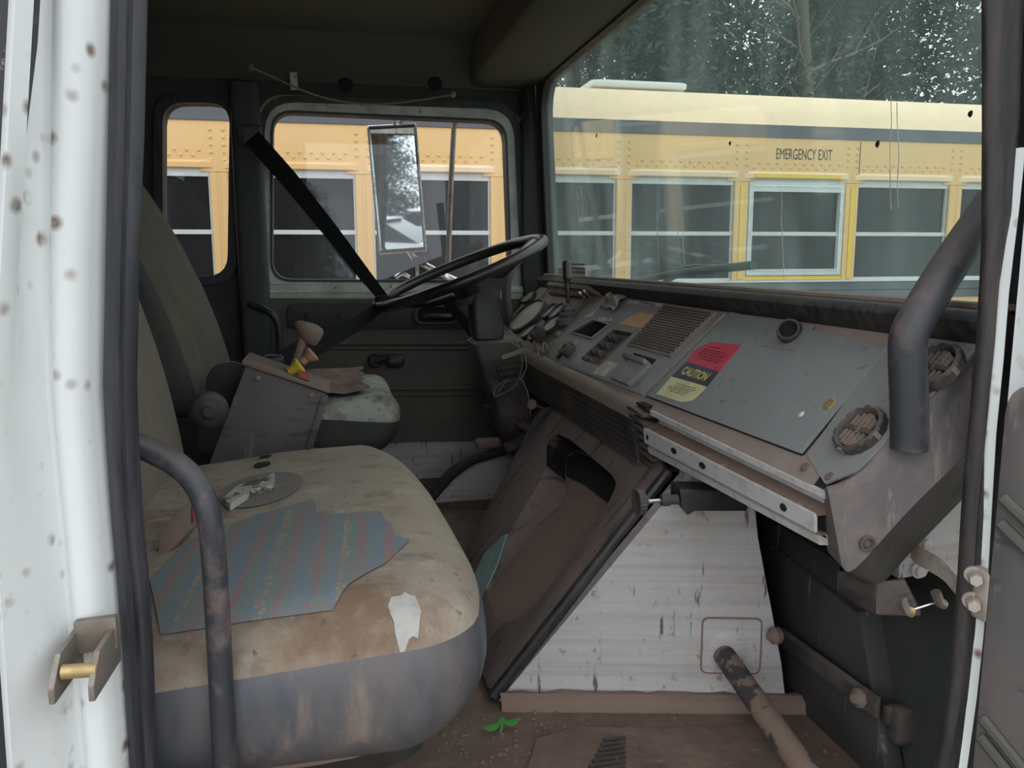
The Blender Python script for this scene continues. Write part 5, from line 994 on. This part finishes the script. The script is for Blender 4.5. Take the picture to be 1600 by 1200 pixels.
# seat belt: from the post guide down to the wheel rim and back to the seat
sbt = empty('seat_belt', (-0.1184,1.8,1.7685), 'black seat belt webbing strung from the far post to the steering wheel', 'seat belt')
def ribbon(pts, wds, nrm=(0, -1, 0)):
    pts = [V(p) for p in pts]; rings = []
    for i, p in enumerate(pts):
        t = (pts[min(i+1, len(pts)-1)]-pts[max(i-1, 0)]).normalized(); s_ = t.cross(V(nrm)).normalized(); k = wds[i]/2; q = V(nrm)*0.001
        rings.append([p+s_*k+q, p-s_*k+q, p-s_*k-q, p+s_*k-q])
    return MB().loft(rings)
obj('upper_webbing', ribbon([(-0.2276,2.47,2.3583), (-0.1164,2.4,2.2253), (0.00017,2.3,2.0697), (0.0799,2.22,1.958), (0.1266,2.15,1.8958)], [0.052, 0.05, 0.042, 0.034, 0.026]), 'belt', sbt)
obj('belt_knot', rbox((0.1242,2.14,1.8897), (0.05, 0.05, 0.035), 0.014, 5), 'belt', sbt)
obj('lower_webbing', ribbon([(0.1241,2.14,1.8863), (0.05443,2.05,1.8428), (-0.008616,1.97,1.8197), (-0.06657,1.9,1.7981), (-0.1193,1.82,1.7758)], [0.026, 0.034, 0.045, 0.055, 0.05]), 'belt', sbt)
obj('cross_webbing', ribbon([(0.1495,2.22,1.8887), (0.2933,2.28,1.898), (0.3776,2.3,1.7988), (0.4239,2.3,1.742)], [0.02, 0.03, 0.03, 0.03]), 'belt', sbt)
obj('belt_latch', rbox((-0.1357,1.82,1.7707), (0.045, 0.03, 0.05), 0.010, 5), 'black', sbt)
obj('belt_guide', rbox((-0.2161,2.47,2.3464), (0.06, 0.02, 0.06), 0.009, 5), 'black', sbt)

# curtain cord slung under the roof
cc = bpy.data.objects['trim_2']
obj('curtain_cord', MB().tube([(-0.1976,2.4,2.5149), (-0.1397,2.42,2.4949), (-0.0733,2.45,2.4729), (-0.0002594,2.48,2.4568), (0.08688,2.5,2.4494), (0.1703,2.5,2.4523), (0.2531,2.48,2.4607), (0.3551,2.45,2.4751)], 0.0028, 6, 5), 'lip', cc)
for q in ((-0.2016,2.41,2.5203), (0.3604,2.46,2.4808)): obj('hook', MB().lathe(q, (0, -1, 0.3), [(0.009, -0.01), (0.008, 0.002), (0.004, 0.006), (0, 0.006)], 10), 'lip', cc)
obj('bracket', MB().obox((-0.09407,2.52,2.5104), (0.010, 0, 0), (0, 0.006, 0.003), (0, -0.012, 0.022)), 'cab_green', cc, bevel=0.001)
for q in ((0.05169,2.49,2.4961), (0.3118,2.49,2.51)):
    obj('roof_grommet', MB().lathe(q, (0, -0.7, -0.7), [(0.022, -0.006), (0.021, 0.003), (0.012, 0.004), (0, 0.001)], 16), 'void', None, 'dark round plug in the roof edge '+('above the middle of the driver window' if q[0] < 0.2 else 'nearest the windshield corner'), 'plug')

# seedling growing from the dirt
sd_ = empty('seedling', (0.2211,1.1086,1.298), 'tiny bright green seedling sprouting from dirt on the cab floor', 'plant')
sc0 = V((0.2198,1.1022,1.3))
for dx, dy, ln, wd in ((-0.014, -0.004, 0.013, 0.007), (0.003, 0.007, 0.009, 0.006), (0.017, 0.003, 0.012, 0.007)):
    c_ = sc0+V((dx, dy, 0.008)); d = V((dx, dy, 0)).normalized(); p_ = V((-d.y, d.x, 0))
    obj('leaf', MB().loft([[c_+d*ln*math.cos(a)+p_*wd*math.sin(a)+V((0, 0, 0.002*math.cos(2*a)+h)) for a in [2*math.pi*k/12 for k in range(12)]] for h in (0, 0.0012)]), 'leaf', sd_)
obj('stem', MB().tube([sc0+V((0, 0, -0.006)), sc0+V((0.003, 0.002, 0.008))], 0.0015, 6), 'leaf', sd_)
rnd = random.Random(21); mbd = MB()
for k in range(260):
    x = rnd.uniform(0.12, 0.32) if k < 170 else rnd.uniform(0.3, 0.68); y = (rnd.uniform(0.95, 1.16) if k < 170 else rnd.uniform(1.02, 1.13)-(x-.3)*.2); r_ = rnd.uniform(0.001, 0.005)
    mbd.lathe((x, y, 1.290), (rnd.uniform(-.3, .3), rnd.uniform(-.3, .3), 1), [(r_, 0), (r_*0.8, r_*0.5), (0, r_*0.8)], 5)
obj('floor_crumbs', mbd, 'torn', None, 'loose dirt crumbs scattered on the cab floor', 'dirt', kind='stuff', smooth=False)

# ================================================================ OUTSIDE: MIRROR, WIPER
mr = empty('door_mirror', (0.2306,2.86,2.2278), 'tall chrome-framed truck mirror outside the driver window', 'mirror')
mc = V((0.222,2.86,2.2362)); mn = V((-0.105, -0.99, -0.046)).normalized(); mu = V((-0.065, 0, 1)); mu = (mu-mn*mu.dot(mn)).normalized(); mr_ = mu.cross(mn).normalized()*-1
mr_ = mn.cross(mu).normalized()*-1 if mn.cross(mu).x < 0 else mn.cross(mu).normalized()
HW, HH = 0.078, 0.206
obj('mirror_body', MB().loft([[mc+mr_*a*HW*k+mu*b*HH*k+mn*h for a, b in ((-1, -1), (1, -1), (1, 1), (-1, 1))] for k, h in ((1.02, 0.0), (1.05, -0.015), (1.0, -0.045), (0.8, -0.06))]), 'chrome', mr, bevel=0.003)
obj('mirror_pane', MB().prism([mc+mr_*a*HW*0.93+mu*b*HH*0.97+mn*0.0015 for a, b in ((-1, -1), (1, -1), (1, 1), (-1, 1))], mn*0.001), 'mirror', mr, smooth=False)
for a, b in (((-1, 1), (1, 1)), ((1, 1), (1, -1)), ((1, -1), (-1, -1)), ((-1, -1), (-1, 1))):
    obj('frame_edge', MB().tube([mc+mr_*p[0]*HW+mu*p[1]*HH+mn*0.003 for p in (a, b)], 0.006, 8), 'chrome' if a[0]*b[0] > 0 else 'seal_dirty', mr)
obj('mirror_arm', MB().tube([(0.3908,2.85,1.9661), (0.4034,2.87,2.1653), (0.4196,2.88,2.4053), (0.4272,2.88,2.4654), (0.4505,2.87,2.4858), (0.4899,2.8,2.4839), (0.5898,2.7,2.4745)], 0.0095, 12, 5), 'steel', mr)
obj('top_bracket', MB().tube([(0.2311,2.88,2.451), (0.249,2.88,2.4726), (0.2819,2.88,2.4821), (0.3258,2.88,2.4877), (0.4297,2.88,2.4826)], 0.008, 10, 5), 'steel', mr)
obj('top_bolt', MB().lathe((0.2185,2.86,2.4392), (0, 0, 1), [(0.014, 0), (0.014, 0.006), (0.006, 0.006), (0.006, 0.026), (0, 0.026)], 10), 'hinge', mr)
obj('lower_bracket', MB().tube([(0.2597,2.87,2.0285), (0.276,2.86,2.002), (0.319,2.85,1.9754), (0.3862,2.82,1.94), (0.4341,2.7,1.9123)], 0.011, 12, 5), 'chrome', mr)
obj('bracket_clamp', rbox((0.2904,2.85,1.9931), (0.05, 0.04, 0.03), 0.008, 4), 'seal_dirty', mr)
obj('clamp_bolt', MB().lathe((0.2829,2.85,1.9557), (0, 0, 1), [(0.006, -0.03), (0.006, 0.03), (0, 0.03)], 8), 'chrome', mr)
obj('wing_nut', MB().tube([(0.1999,2.75,1.9387), (0.2215,2.75,1.9512), (0.2469,2.75,1.9404)], 0.007, 8, 5), 'chrome', mr)
wi_ = empty('wiper', (0.72,1.5679,1.9652), 'black windshield wiper resting low across the outside of the windshield', 'wiper')
a, b = V((0.715,1.9123,1.9416)), V((0.715,1.3026,1.9879))
obj('wiper_blade', MB().tube([a, a.lerp(b, 0.5)+V((0, 0, 0.004)), b], 0.008, 8, 6), 'seal', wi_)
obj('wiper_bridge', MB().tube([a.lerp(b, 0.2)+V((0.012, 0, 0.004)), a.lerp(b, 0.5)+V((0.014, 0, 0.016)), a.lerp(b, 0.8)+V((0.012, 0, 0.004))], 0.005, 8, 6), 'seal', wi_)
obj('wiper_arm', MB().tube([a.lerp(b, 0.5)+V((0.016, 0, 0.012)), a.lerp(b, 0.25)+V((0.02, 0, -0.012)), V((0.74,1.9491,1.8936))], 0.006, 8, 5), 'seal', wi_)

# ================================================================ OUTSIDE: SCHOOL BUS
YB = 4.30; PITCH_W = 0.699; X0 = 0.163
bus = empty('school_bus', (1.0, 5.5, 0.0), 'long yellow school bus with black stripe parked close beyond the cab windows', 'bus')
BX0, BX1 = -2.75, 5.6
def bprof(pts, x0, x1): return MB().loft([[(x, y, z) for y, z in pts] for x in (x0, x1)], False, False)
roof = [(4.355, 2.795), (4.375, 2.825), (4.46, 2.905), (4.60, 2.957), (4.85, 3.0), (5.4, 3.03), (6.0, 3.0), (6.45, 2.86), (6.60, 2.70)]
obj('roof', bprof([(4.323, 2.742)]+roof, BX0, BX1), 'bus_pale', bus, angle=60)
obj('stripe', bprof([(4.294, 2.672), (4.308, 2.705), (4.322, 2.743)], BX0, BX1), 'bus_black', bus, 'black stripe along the roof edge')
obj('roof_side', bprof([(4.30, 2.455), (4.30, 2.66), (4.312, 2.705), (4.33, 2.742)], BX0, BX1), 'bus_yellow', bus)
obj('lower_side', bprof([(4.30, 1.85), (4.30, 0.75), (4.33, 0.62)], BX0, BX1), 'bus_yellow', bus)
obj('rub_rail', MB().loft([[(x, y, z) for y, z in ((4.30, 1.760), (4.284, 1.768), (4.284, 1.802), (4.291, 1.808), (4.284, 1.814), (4.284, 1.850), (4.30, 1.862))] for x in (BX0, BX1)], False, False), 'bus_black', bus, 'black rub rail under the windows')
obj('sill', MB().box(BX0, BX1, 4.285, 4.32, 1.860, 1.872), 'bus_frame', bus)
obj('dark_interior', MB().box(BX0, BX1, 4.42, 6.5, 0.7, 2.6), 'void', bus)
obj('end_wall', MB().box(BX0, BX0+0.05, 4.31, 6.6, 0.7, 2.75), 'bus_yellow', bus)
obj('end_wall', MB().box(BX1-0.05, BX1, 4.31, 6.6, 0.7, 2.75), 'bus_yellow', bus)
obj('far_side', MB().box(BX0, BX1, 6.55, 6.6, 0.7, 2.75), 'bus_yellow', bus)
obj('underbody', MB().box(BX0, BX1, 4.36, 6.55, 0.55, 0.72), 'bus_black', bus)
for x in (-1.9, 3.9):
    for y in (4.36, 6.30):
        w_ = obj('wheel', MB().lathe((x, y, 0.5), (0, 1, 0), [(0.2, 0), (0.42, 0), (0.5, 0.04), (0.5, 0.2), (0.42, 0.24), (0.2, 0.24)], 28), 'rubber', bus)
        obj('hub', MB().lathe((x, y-0.01, 0.5), (0, 1, 0), [(0, 0), (0.08, 0), (0.20, 0.03), (0.20, 0.06), (0, 0.06)], 20), 'bus_black', w_)
riv = MB()
def rivet(x, z, r=0.0095):
    y = 4.30 if z < 2.66 else 4.30+(z-2.66)*0.27
    riv.loft([[(x+r*k*math.cos(a), y-h, z+r*k*math.sin(a)) for a in [2*math.pi*q/6 for q in range(6)]] for k, h in ((1, 0), (0.75, 0.0045), (0.1, 0.006))], True)
for k in range(-4, 8):
    x = X0+PITCH_W*k
    if BX0+0.05 < x < BX1-0.05:
        obj('window_post', MB().loft([[(x-0.044, YB-0.002, z), (x-0.040, YB-0.014, z), (x-0.012, YB-0.014, z), (x-0.009, YB-0.010, z), (x+0.009, YB-0.010, z), (x+0.012, YB-0.014, z), (x+0.040, YB-0.014, z), (x+0.044, YB-0.002, z)] for z in (1.872, 2.425)]), 'bus_yellow', bus)
        obj('post_gusset', MB().prism(fillet([(x-0.085, YB-0.004, 2.428), (x+0.085, YB-0.004, 2.428), (x+0.075, YB-0.004, 2.475), (x-0.075, YB-0.004, 2.475)], 0.0), (0, 0.004, 0)), 'bus_yellow', bus, smooth=False)
        for z in (2.018, 2.215):
            for d in (-0.026, 0.026): rivet(x+d, z)
        for j in range(6):
            for d in (-0.03, 0.03): rivet(x+d, 2.448+0.036*j)
        if k in (1, 4, -2): 
            obj('panel_joint', MB().box(x+0.044, x+0.047, 4.297, 4.30, 2.43, 2.66), 'bus_black', bus)
    # bay between post k and k+1
    a, b = x+0.044, x+PITCH_W-0.044
    if a < BX0 or b > BX1: continue
    for j in range(10):
        rivet(a+0.035+(b-a-0.05)*j/10, 2.505); rivet(a+0.035+(b-a-0.05)*(j+0.5)/10, 2.530)
    # drip moulding over the window
    obj('drip_moulding', MB().loft([[(a-0.01+i, YB-0.001, 2.452), (a-0.01+i*2, YB-h, 2.458), (a+0.02+i*2, YB-h, 2.482), (a+0.035+i, YB-0.001, 2.490)] for i, h in ((0.0, 0.012), (0.0, 0.014))] if False else
        [[(xx, YB-0.001, 2.440), (xx, YB-h, 2.447), (xx, YB-h, 2.470), (xx, YB-0.001, 2.484)] for xx, h in ((a-0.028, 0.003), (a+0.045, 0.020), (b-0.045, 0.020), (b+0.028, 0.003))]), 'bus_pale' if k >= 0 else 'bus_yellow', bus, smooth=False)
    emer = (k == 3)
    wn = obj('window', MB().box(a, b, YB+0.002, YB+0.03, 2.405, 2.448), 'bus_frame', bus)
    if emer:
        obj('reflective_strip', MB().box(a+0.03, b-0.04, YB-0.023, YB-0.020, 2.449, 2.470), 'bus_bright', bus, 'bright yellow strip over the emergency window')
        obj('reflective_strip', MB().box(a-0.02, b+0.01, YB-0.006, YB+0.002, 1.874, 1.896), 'bus_bright', bus, 'bright yellow strip under the emergency window')
        for xx in (x, x+PITCH_W): obj('reflective_strip', MB().box(xx-0.008, xx+0.014, YB-0.016, YB-0.011, 1.88, 2.405), 'bus_bright', bus, 'bright yellow strip on the post beside the emergency window')
        fo = [(a+0.004, 1.900), (b-0.004, 1.900), (b-0.004, 2.425), (a+0.004, 2.425)]; fi = [(a+0.030, 1.935), (b-0.030, 1.935), (b-0.030, 2.372), (a+0.030, 2.372)]
        obj('exit_frame', plate(fo, [fi], YZ(YB-0.012), (0, 0.03, 0)), 'bus_frame', wn, 'heavy pale metal frame of the emergency window', smooth=False)
        obj('frame_bead', plate([(a+0.024, 1.928), (b-0.024, 1.928), (b-0.024, 2.405), (a+0.024, 2.405)], [(fi[0]), fi[1], fi[2], fi[3]] and [[(a+0.028, 1.932), (b-0.028, 1.932), (b-0.028, 2.401), (a+0.028, 2.401)]], YZ(YB-0.015), (0, 0.004, 0)), 'chrome', wn, smooth=False)
        za, zb_, zm = 1.935, 2.372, 2.130; a, b = a+0.03, b-0.03
    else:
        za, zb_, zm = 1.884, 2.405, 2.130
        obj('bottom_rail', MB().box(a, b, YB+0.002, YB+0.025, 1.872, 1.886), 'bus_frame', wn)
        for xx in (a, b-0.008): obj('side_rail', MB().box(xx, xx+0.008, YB+0.004, YB+0.026, 1.872, 2.41), 'bus_frame', wn)
    obj('meeting_rail', MB().box(a, b, YB+0.0, YB+0.03, zm-0.004, zm+0.018), 'bus_frame', wn)
    obj('pane', MB().box(a, b, YB+0.022, YB+0.026, zm+0.018, zb_), 'bus_glass', wn, smooth=False)
    obj('pane', MB().box(a, b, YB+0.012, YB+0.016, za, zm-0.004), 'bus_glass', wn, smooth=False)
obj('rivets', riv, 'bus_yellow', bus, kind='stuff', smooth=False)
t0 = V((2.4704,4.295,2.5248)); t1 = V((2.8234,4.295,2.523)); th = V((2.4673,4.295,2.5844)).z-t0.z
obj('emergency_exit_lettering', text_mb('EMERGENCY EXIT', lambda u, v: (t0.x+(t1.x-t0.x)*u, YB-0.0015, 2.553+th*v), 1, 1, 0.0), 'lettering', bus, smooth=False)
obj('roof_hatch', rbox((1.86, 5.15, 3.045), (0.62, 0.60, 0.055), 0.025, 6), 'bus_white', bus, 'white roof hatch')

# ================================================================ OUTSIDE: GROUND, TREES
struct('ground', MB().grid([[(-45+10*i, -40+10*j, 0) for j in range(10)] for i in range(11)]), 'gravel', 'gravel yard the vehicles are parked on', 'ground')
def tube_branch(mb, p, d, r, ln, depth, rnd, spread, tips, droop=0.0, seg=4):
    pts = [p.copy()]; q = p.copy(); dd = d.copy()
    for k in range(seg):
        dd = (dd+V((rnd.uniform(-.18, .18), rnd.uniform(-.18, .18), rnd.uniform(-.08, .12)-droop))).normalized(); q = q+dd*ln/seg; pts.append(q.copy())
    mb.tube(pts, [r, r*0.45], 5 if r > 0.02 else 3)
    tips += pts[2:]
    if depth > 0:
        for k in range(rnd.randint(3, 5)):
            b = pts[rnd.randint(1, seg)]
            nd = (dd+V((rnd.uniform(-1, 1), rnd.uniform(-1, 1), rnd.uniform(-.35, .6)))*spread).normalized()
            tube_branch(mb, b, nd, r*0.5, ln*rnd.uniform(.5, .75), depth-1, rnd, spread, tips, droop, seg)
def bare_tree(x, y, h, lean, seed, label):
    rnd = random.Random(seed); root = empty('bare_tree', (x, y, 0), label, 'tree', 'bare trees behind the bus')
    mb = MB(); tips = []; p = V((x, y, 0)); pts = [p]; d = V((lean, 0, 1)).normalized()
    for k in range(8): p = p+(d+V((rnd.uniform(-.06, .06), rnd.uniform(-.06, .06), 0)))*h/8; pts.append(p.copy())
    obj('trunk', MB().tube(pts, [0.16, 0.04], 9, 2), 'trunk', root, angle=80)
    for k in range(26):
        b = pts[2+k % 7]+V((0, 0, rnd.uniform(-.4, .4))); a = rnd.uniform(0, 6.283)
        tube_branch(mb, b, V((math.cos(a), math.sin(a), rnd.uniform(.2, .9))).normalized(), 0.028, rnd.uniform(1.2, 2.4), 2, rnd, 0.8, tips)
    obj('branches', mb, 'twigs', root, smooth=False)
    lf = MB()
    for t in tips:
        if rnd.random() < 0.16:
            for _ in range(2):
                c_ = t+V((rnd.gauss(0, .08), rnd.gauss(0, .08), rnd.gauss(0, .08))); u = V((rnd.gauss(0, 1), rnd.gauss(0, 1), rnd.gauss(0, 1))).normalized()*0.04; v = u.orthogonal().normalized()*0.025
                lf.add([c_-u, c_+v, c_+u, c_-v], [(0, 1, 2, 3)])
    obj('leaves', lf, 'ivy', root, kind='stuff', smooth=False)
def evergreen(x, y, h, r, seed, label, dens_=1.0, base=0.12):
    rnd = random.Random(seed); root = empty('evergreen_tree', (x, y, 0), label, 'tree', 'evergreens behind the bus')
    pts = [V((x+0.05*math.sin(k), y, h*k/9)) for k in range(10)]
    obj('trunk', MB().tube(pts, [0.17, 0.03], 9, 2), 'trunk', root, angle=80)
    br = MB(); lf = MB(); n_ = int(95*dens_)
    for k in range(n_):
        t = base+(0.98-base)*(k+rnd.random())/n_; a = k*2.399+rnd.uniform(-.3, .3); ln = r*(1-t)**0.6*rnd.uniform(.65, 1.12)+0.25
        p0 = V((x, y, h*t)); d = V((math.cos(a), math.sin(a), rnd.uniform(-.05, .35)))
        pp_ = [p0+d*ln*q-V((0, 0, 0.16*ln*q*q)) for q in (0, .33, .66, 1)]
        br.tube(pp_, [0.03, 0.006], 3)
        for q in range(int(170*dens_*(0.4+ln/r))):
            f = rnd.random()**0.7; c_ = p0+d*ln*f-V((0, 0, 0.16*ln*f*f)); sp_ = 0.10+0.20*f
            c_ = c_+V((rnd.gauss(0, sp_), rnd.gauss(0, sp_), rnd.gauss(-.04, sp_*0.75)))
            u = V((rnd.gauss(0, 1), rnd.gauss(0, 1), rnd.gauss(-.3, .6))).normalized()*rnd.uniform(.05, .10); v = u.cross(V((rnd.gauss(0, 1), rnd.gauss(0, 1), rnd.gauss(0, 1)))).normalized()*0.030
            lf.add([c_-u, c_+v, c_+u, c_-v], [(0, 1, 2, 3)])
    obj('limbs', br, 'trunk', root, smooth=False)
    obj('foliage', lf, 'needles', root, kind='stuff', smooth=False)
for i, (x, y, h, r, dn, lb_) in enumerate((
    (4.9, 11.5, 8.0, 2.3, 1.25, 'dense dark evergreen standing behind the emergency window of the bus'),
    (8.3, 12.2, 9.5, 2.4, 1.2, 'dark evergreen with a bare lower trunk behind the right end of the bus'),
    (11.6, 12.5, 9.0, 2.6, 1.2, 'dark evergreen at the far right behind the front grab handle'),
    (1.2, 15.5, 7.0, 2.0, 0.55, 'evergreen far back behind the white roof hatch of the bus'),
    (6.6, 15.5, 10.0, 2.5, 1.1, 'tall evergreen farther back between the two dark ones'),
    (10.2, 16.5, 11.0, 2.8, 1.1, 'tall evergreen deepest in the row on the right'),
    (6.0, 20.5, 12.5, 2.8, 1.0, 'broad evergreen in the back row behind the bare trees'),
    (8.4, 21.0, 13.0, 3.2, 1.0, 'broad evergreen in the back row near the middle of the windshield view'),
    (14.8, 20.5, 12.5, 3.2, 1.0, 'broad evergreen at the right end of the back row'))):
    evergreen(x, y, h, r, 40+i, lb_, dn, 0.10 if i != 1 else 0.3)
bare_tree(2.0, 10.5, 9.0, 0.02, 61, 'bare grey tree rising just right of the white roof hatch')
bare_tree(3.2, 12.0, 9.5, 0.05, 62, 'bare tree with pale leaves left of the densest evergreen')
bare_tree(7.0, 11.0, 9.0, -0.05, 63, 'bare branching tree between the two dark evergreens')
# yard behind the photographer, seen only in the door mirror
for i, (x, y, h, r) in enumerate(((-4.6, -27.0, 5.2, 2.4), (-1.4, -36.0, 5.5, 2.4))):
    evergreen(x, y, h, r, 70+i, ('round evergreen across the yard seen only in the door mirror', 'smaller evergreen at the yard edge seen in the door mirror')[i], 1.1, 0.06)
def car(name, x, y, rz, m_, label):
    t = empty(name, (x, y, 0), label, 'car', 'cars parked in the yard behind'); c, s_ = math.cos(rz), math.sin(rz)
    T = lambda a, b, z: (x+a*c-b*s_, y+a*s_+b*c, z)
    side = [(-2.2, 0.45), (-2.25, 0.75), (-2.1, 0.95), (-1.0, 1.02), (1.2, 0.98), (2.1, 0.85), (2.2, 0.6), (2.15, 0.4)]
    obj('body', MB().loft([[T(a*k, b, z) for a, z in side] for b, k in ((-0.86, 0.97), (-0.80, 1), (0.80, 1), (0.86, 0.97))]), m_, t)
    top = [(-1.7, 0.98), (-1.1, 1.42), (0.2, 1.45), (1.05, 1.0)]
    obj('cabin', MB().loft([[T(a, b*(0.86 if z > 1.2 else 1), z) for a, z in top] for b in (-0.78, 0.78)]), 'bus_glass', t)
    obj('roof_panel', MB().prism([T(-1.15, -0.66, 1.42), T(0.25, -0.66, 1.445), T(0.25, 0.66, 1.445), T(-1.15, 0.66, 1.42)], (0, 0, 0.03)), m_, t)
    for a in (-1.35, 1.35):
        for b in (-0.80, 0.80):
            q = V(T(a, b, 0.33)); obj('wheel', MB().lathe(q-V((-s_, c, 0))*0.11, (-s_, c, 0), [(0, 0.02), (0.2, 0.0), (0.33, 0.02), (0.33, 0.20), (0.2, 0.22), (0, 0.20)], 20), 'rubber', t)
car('parked_car', -2.2, -12.5, 0.2, 'car_white', 'white car parked nearest in the yard seen in the door mirror')
car('parked_car', -3.6, -17.0, 0.1, 'car_blue', 'blue car parked beyond the white one in the yard')
car('parked_car', -1.2, -18.5, -0.2, 'car_white', 'white car farther back in the yard, beside the blue one')
car('parked_car', 0.2, -11.0, 1.3, 'car_red', 'red car parked end-on in the yard')
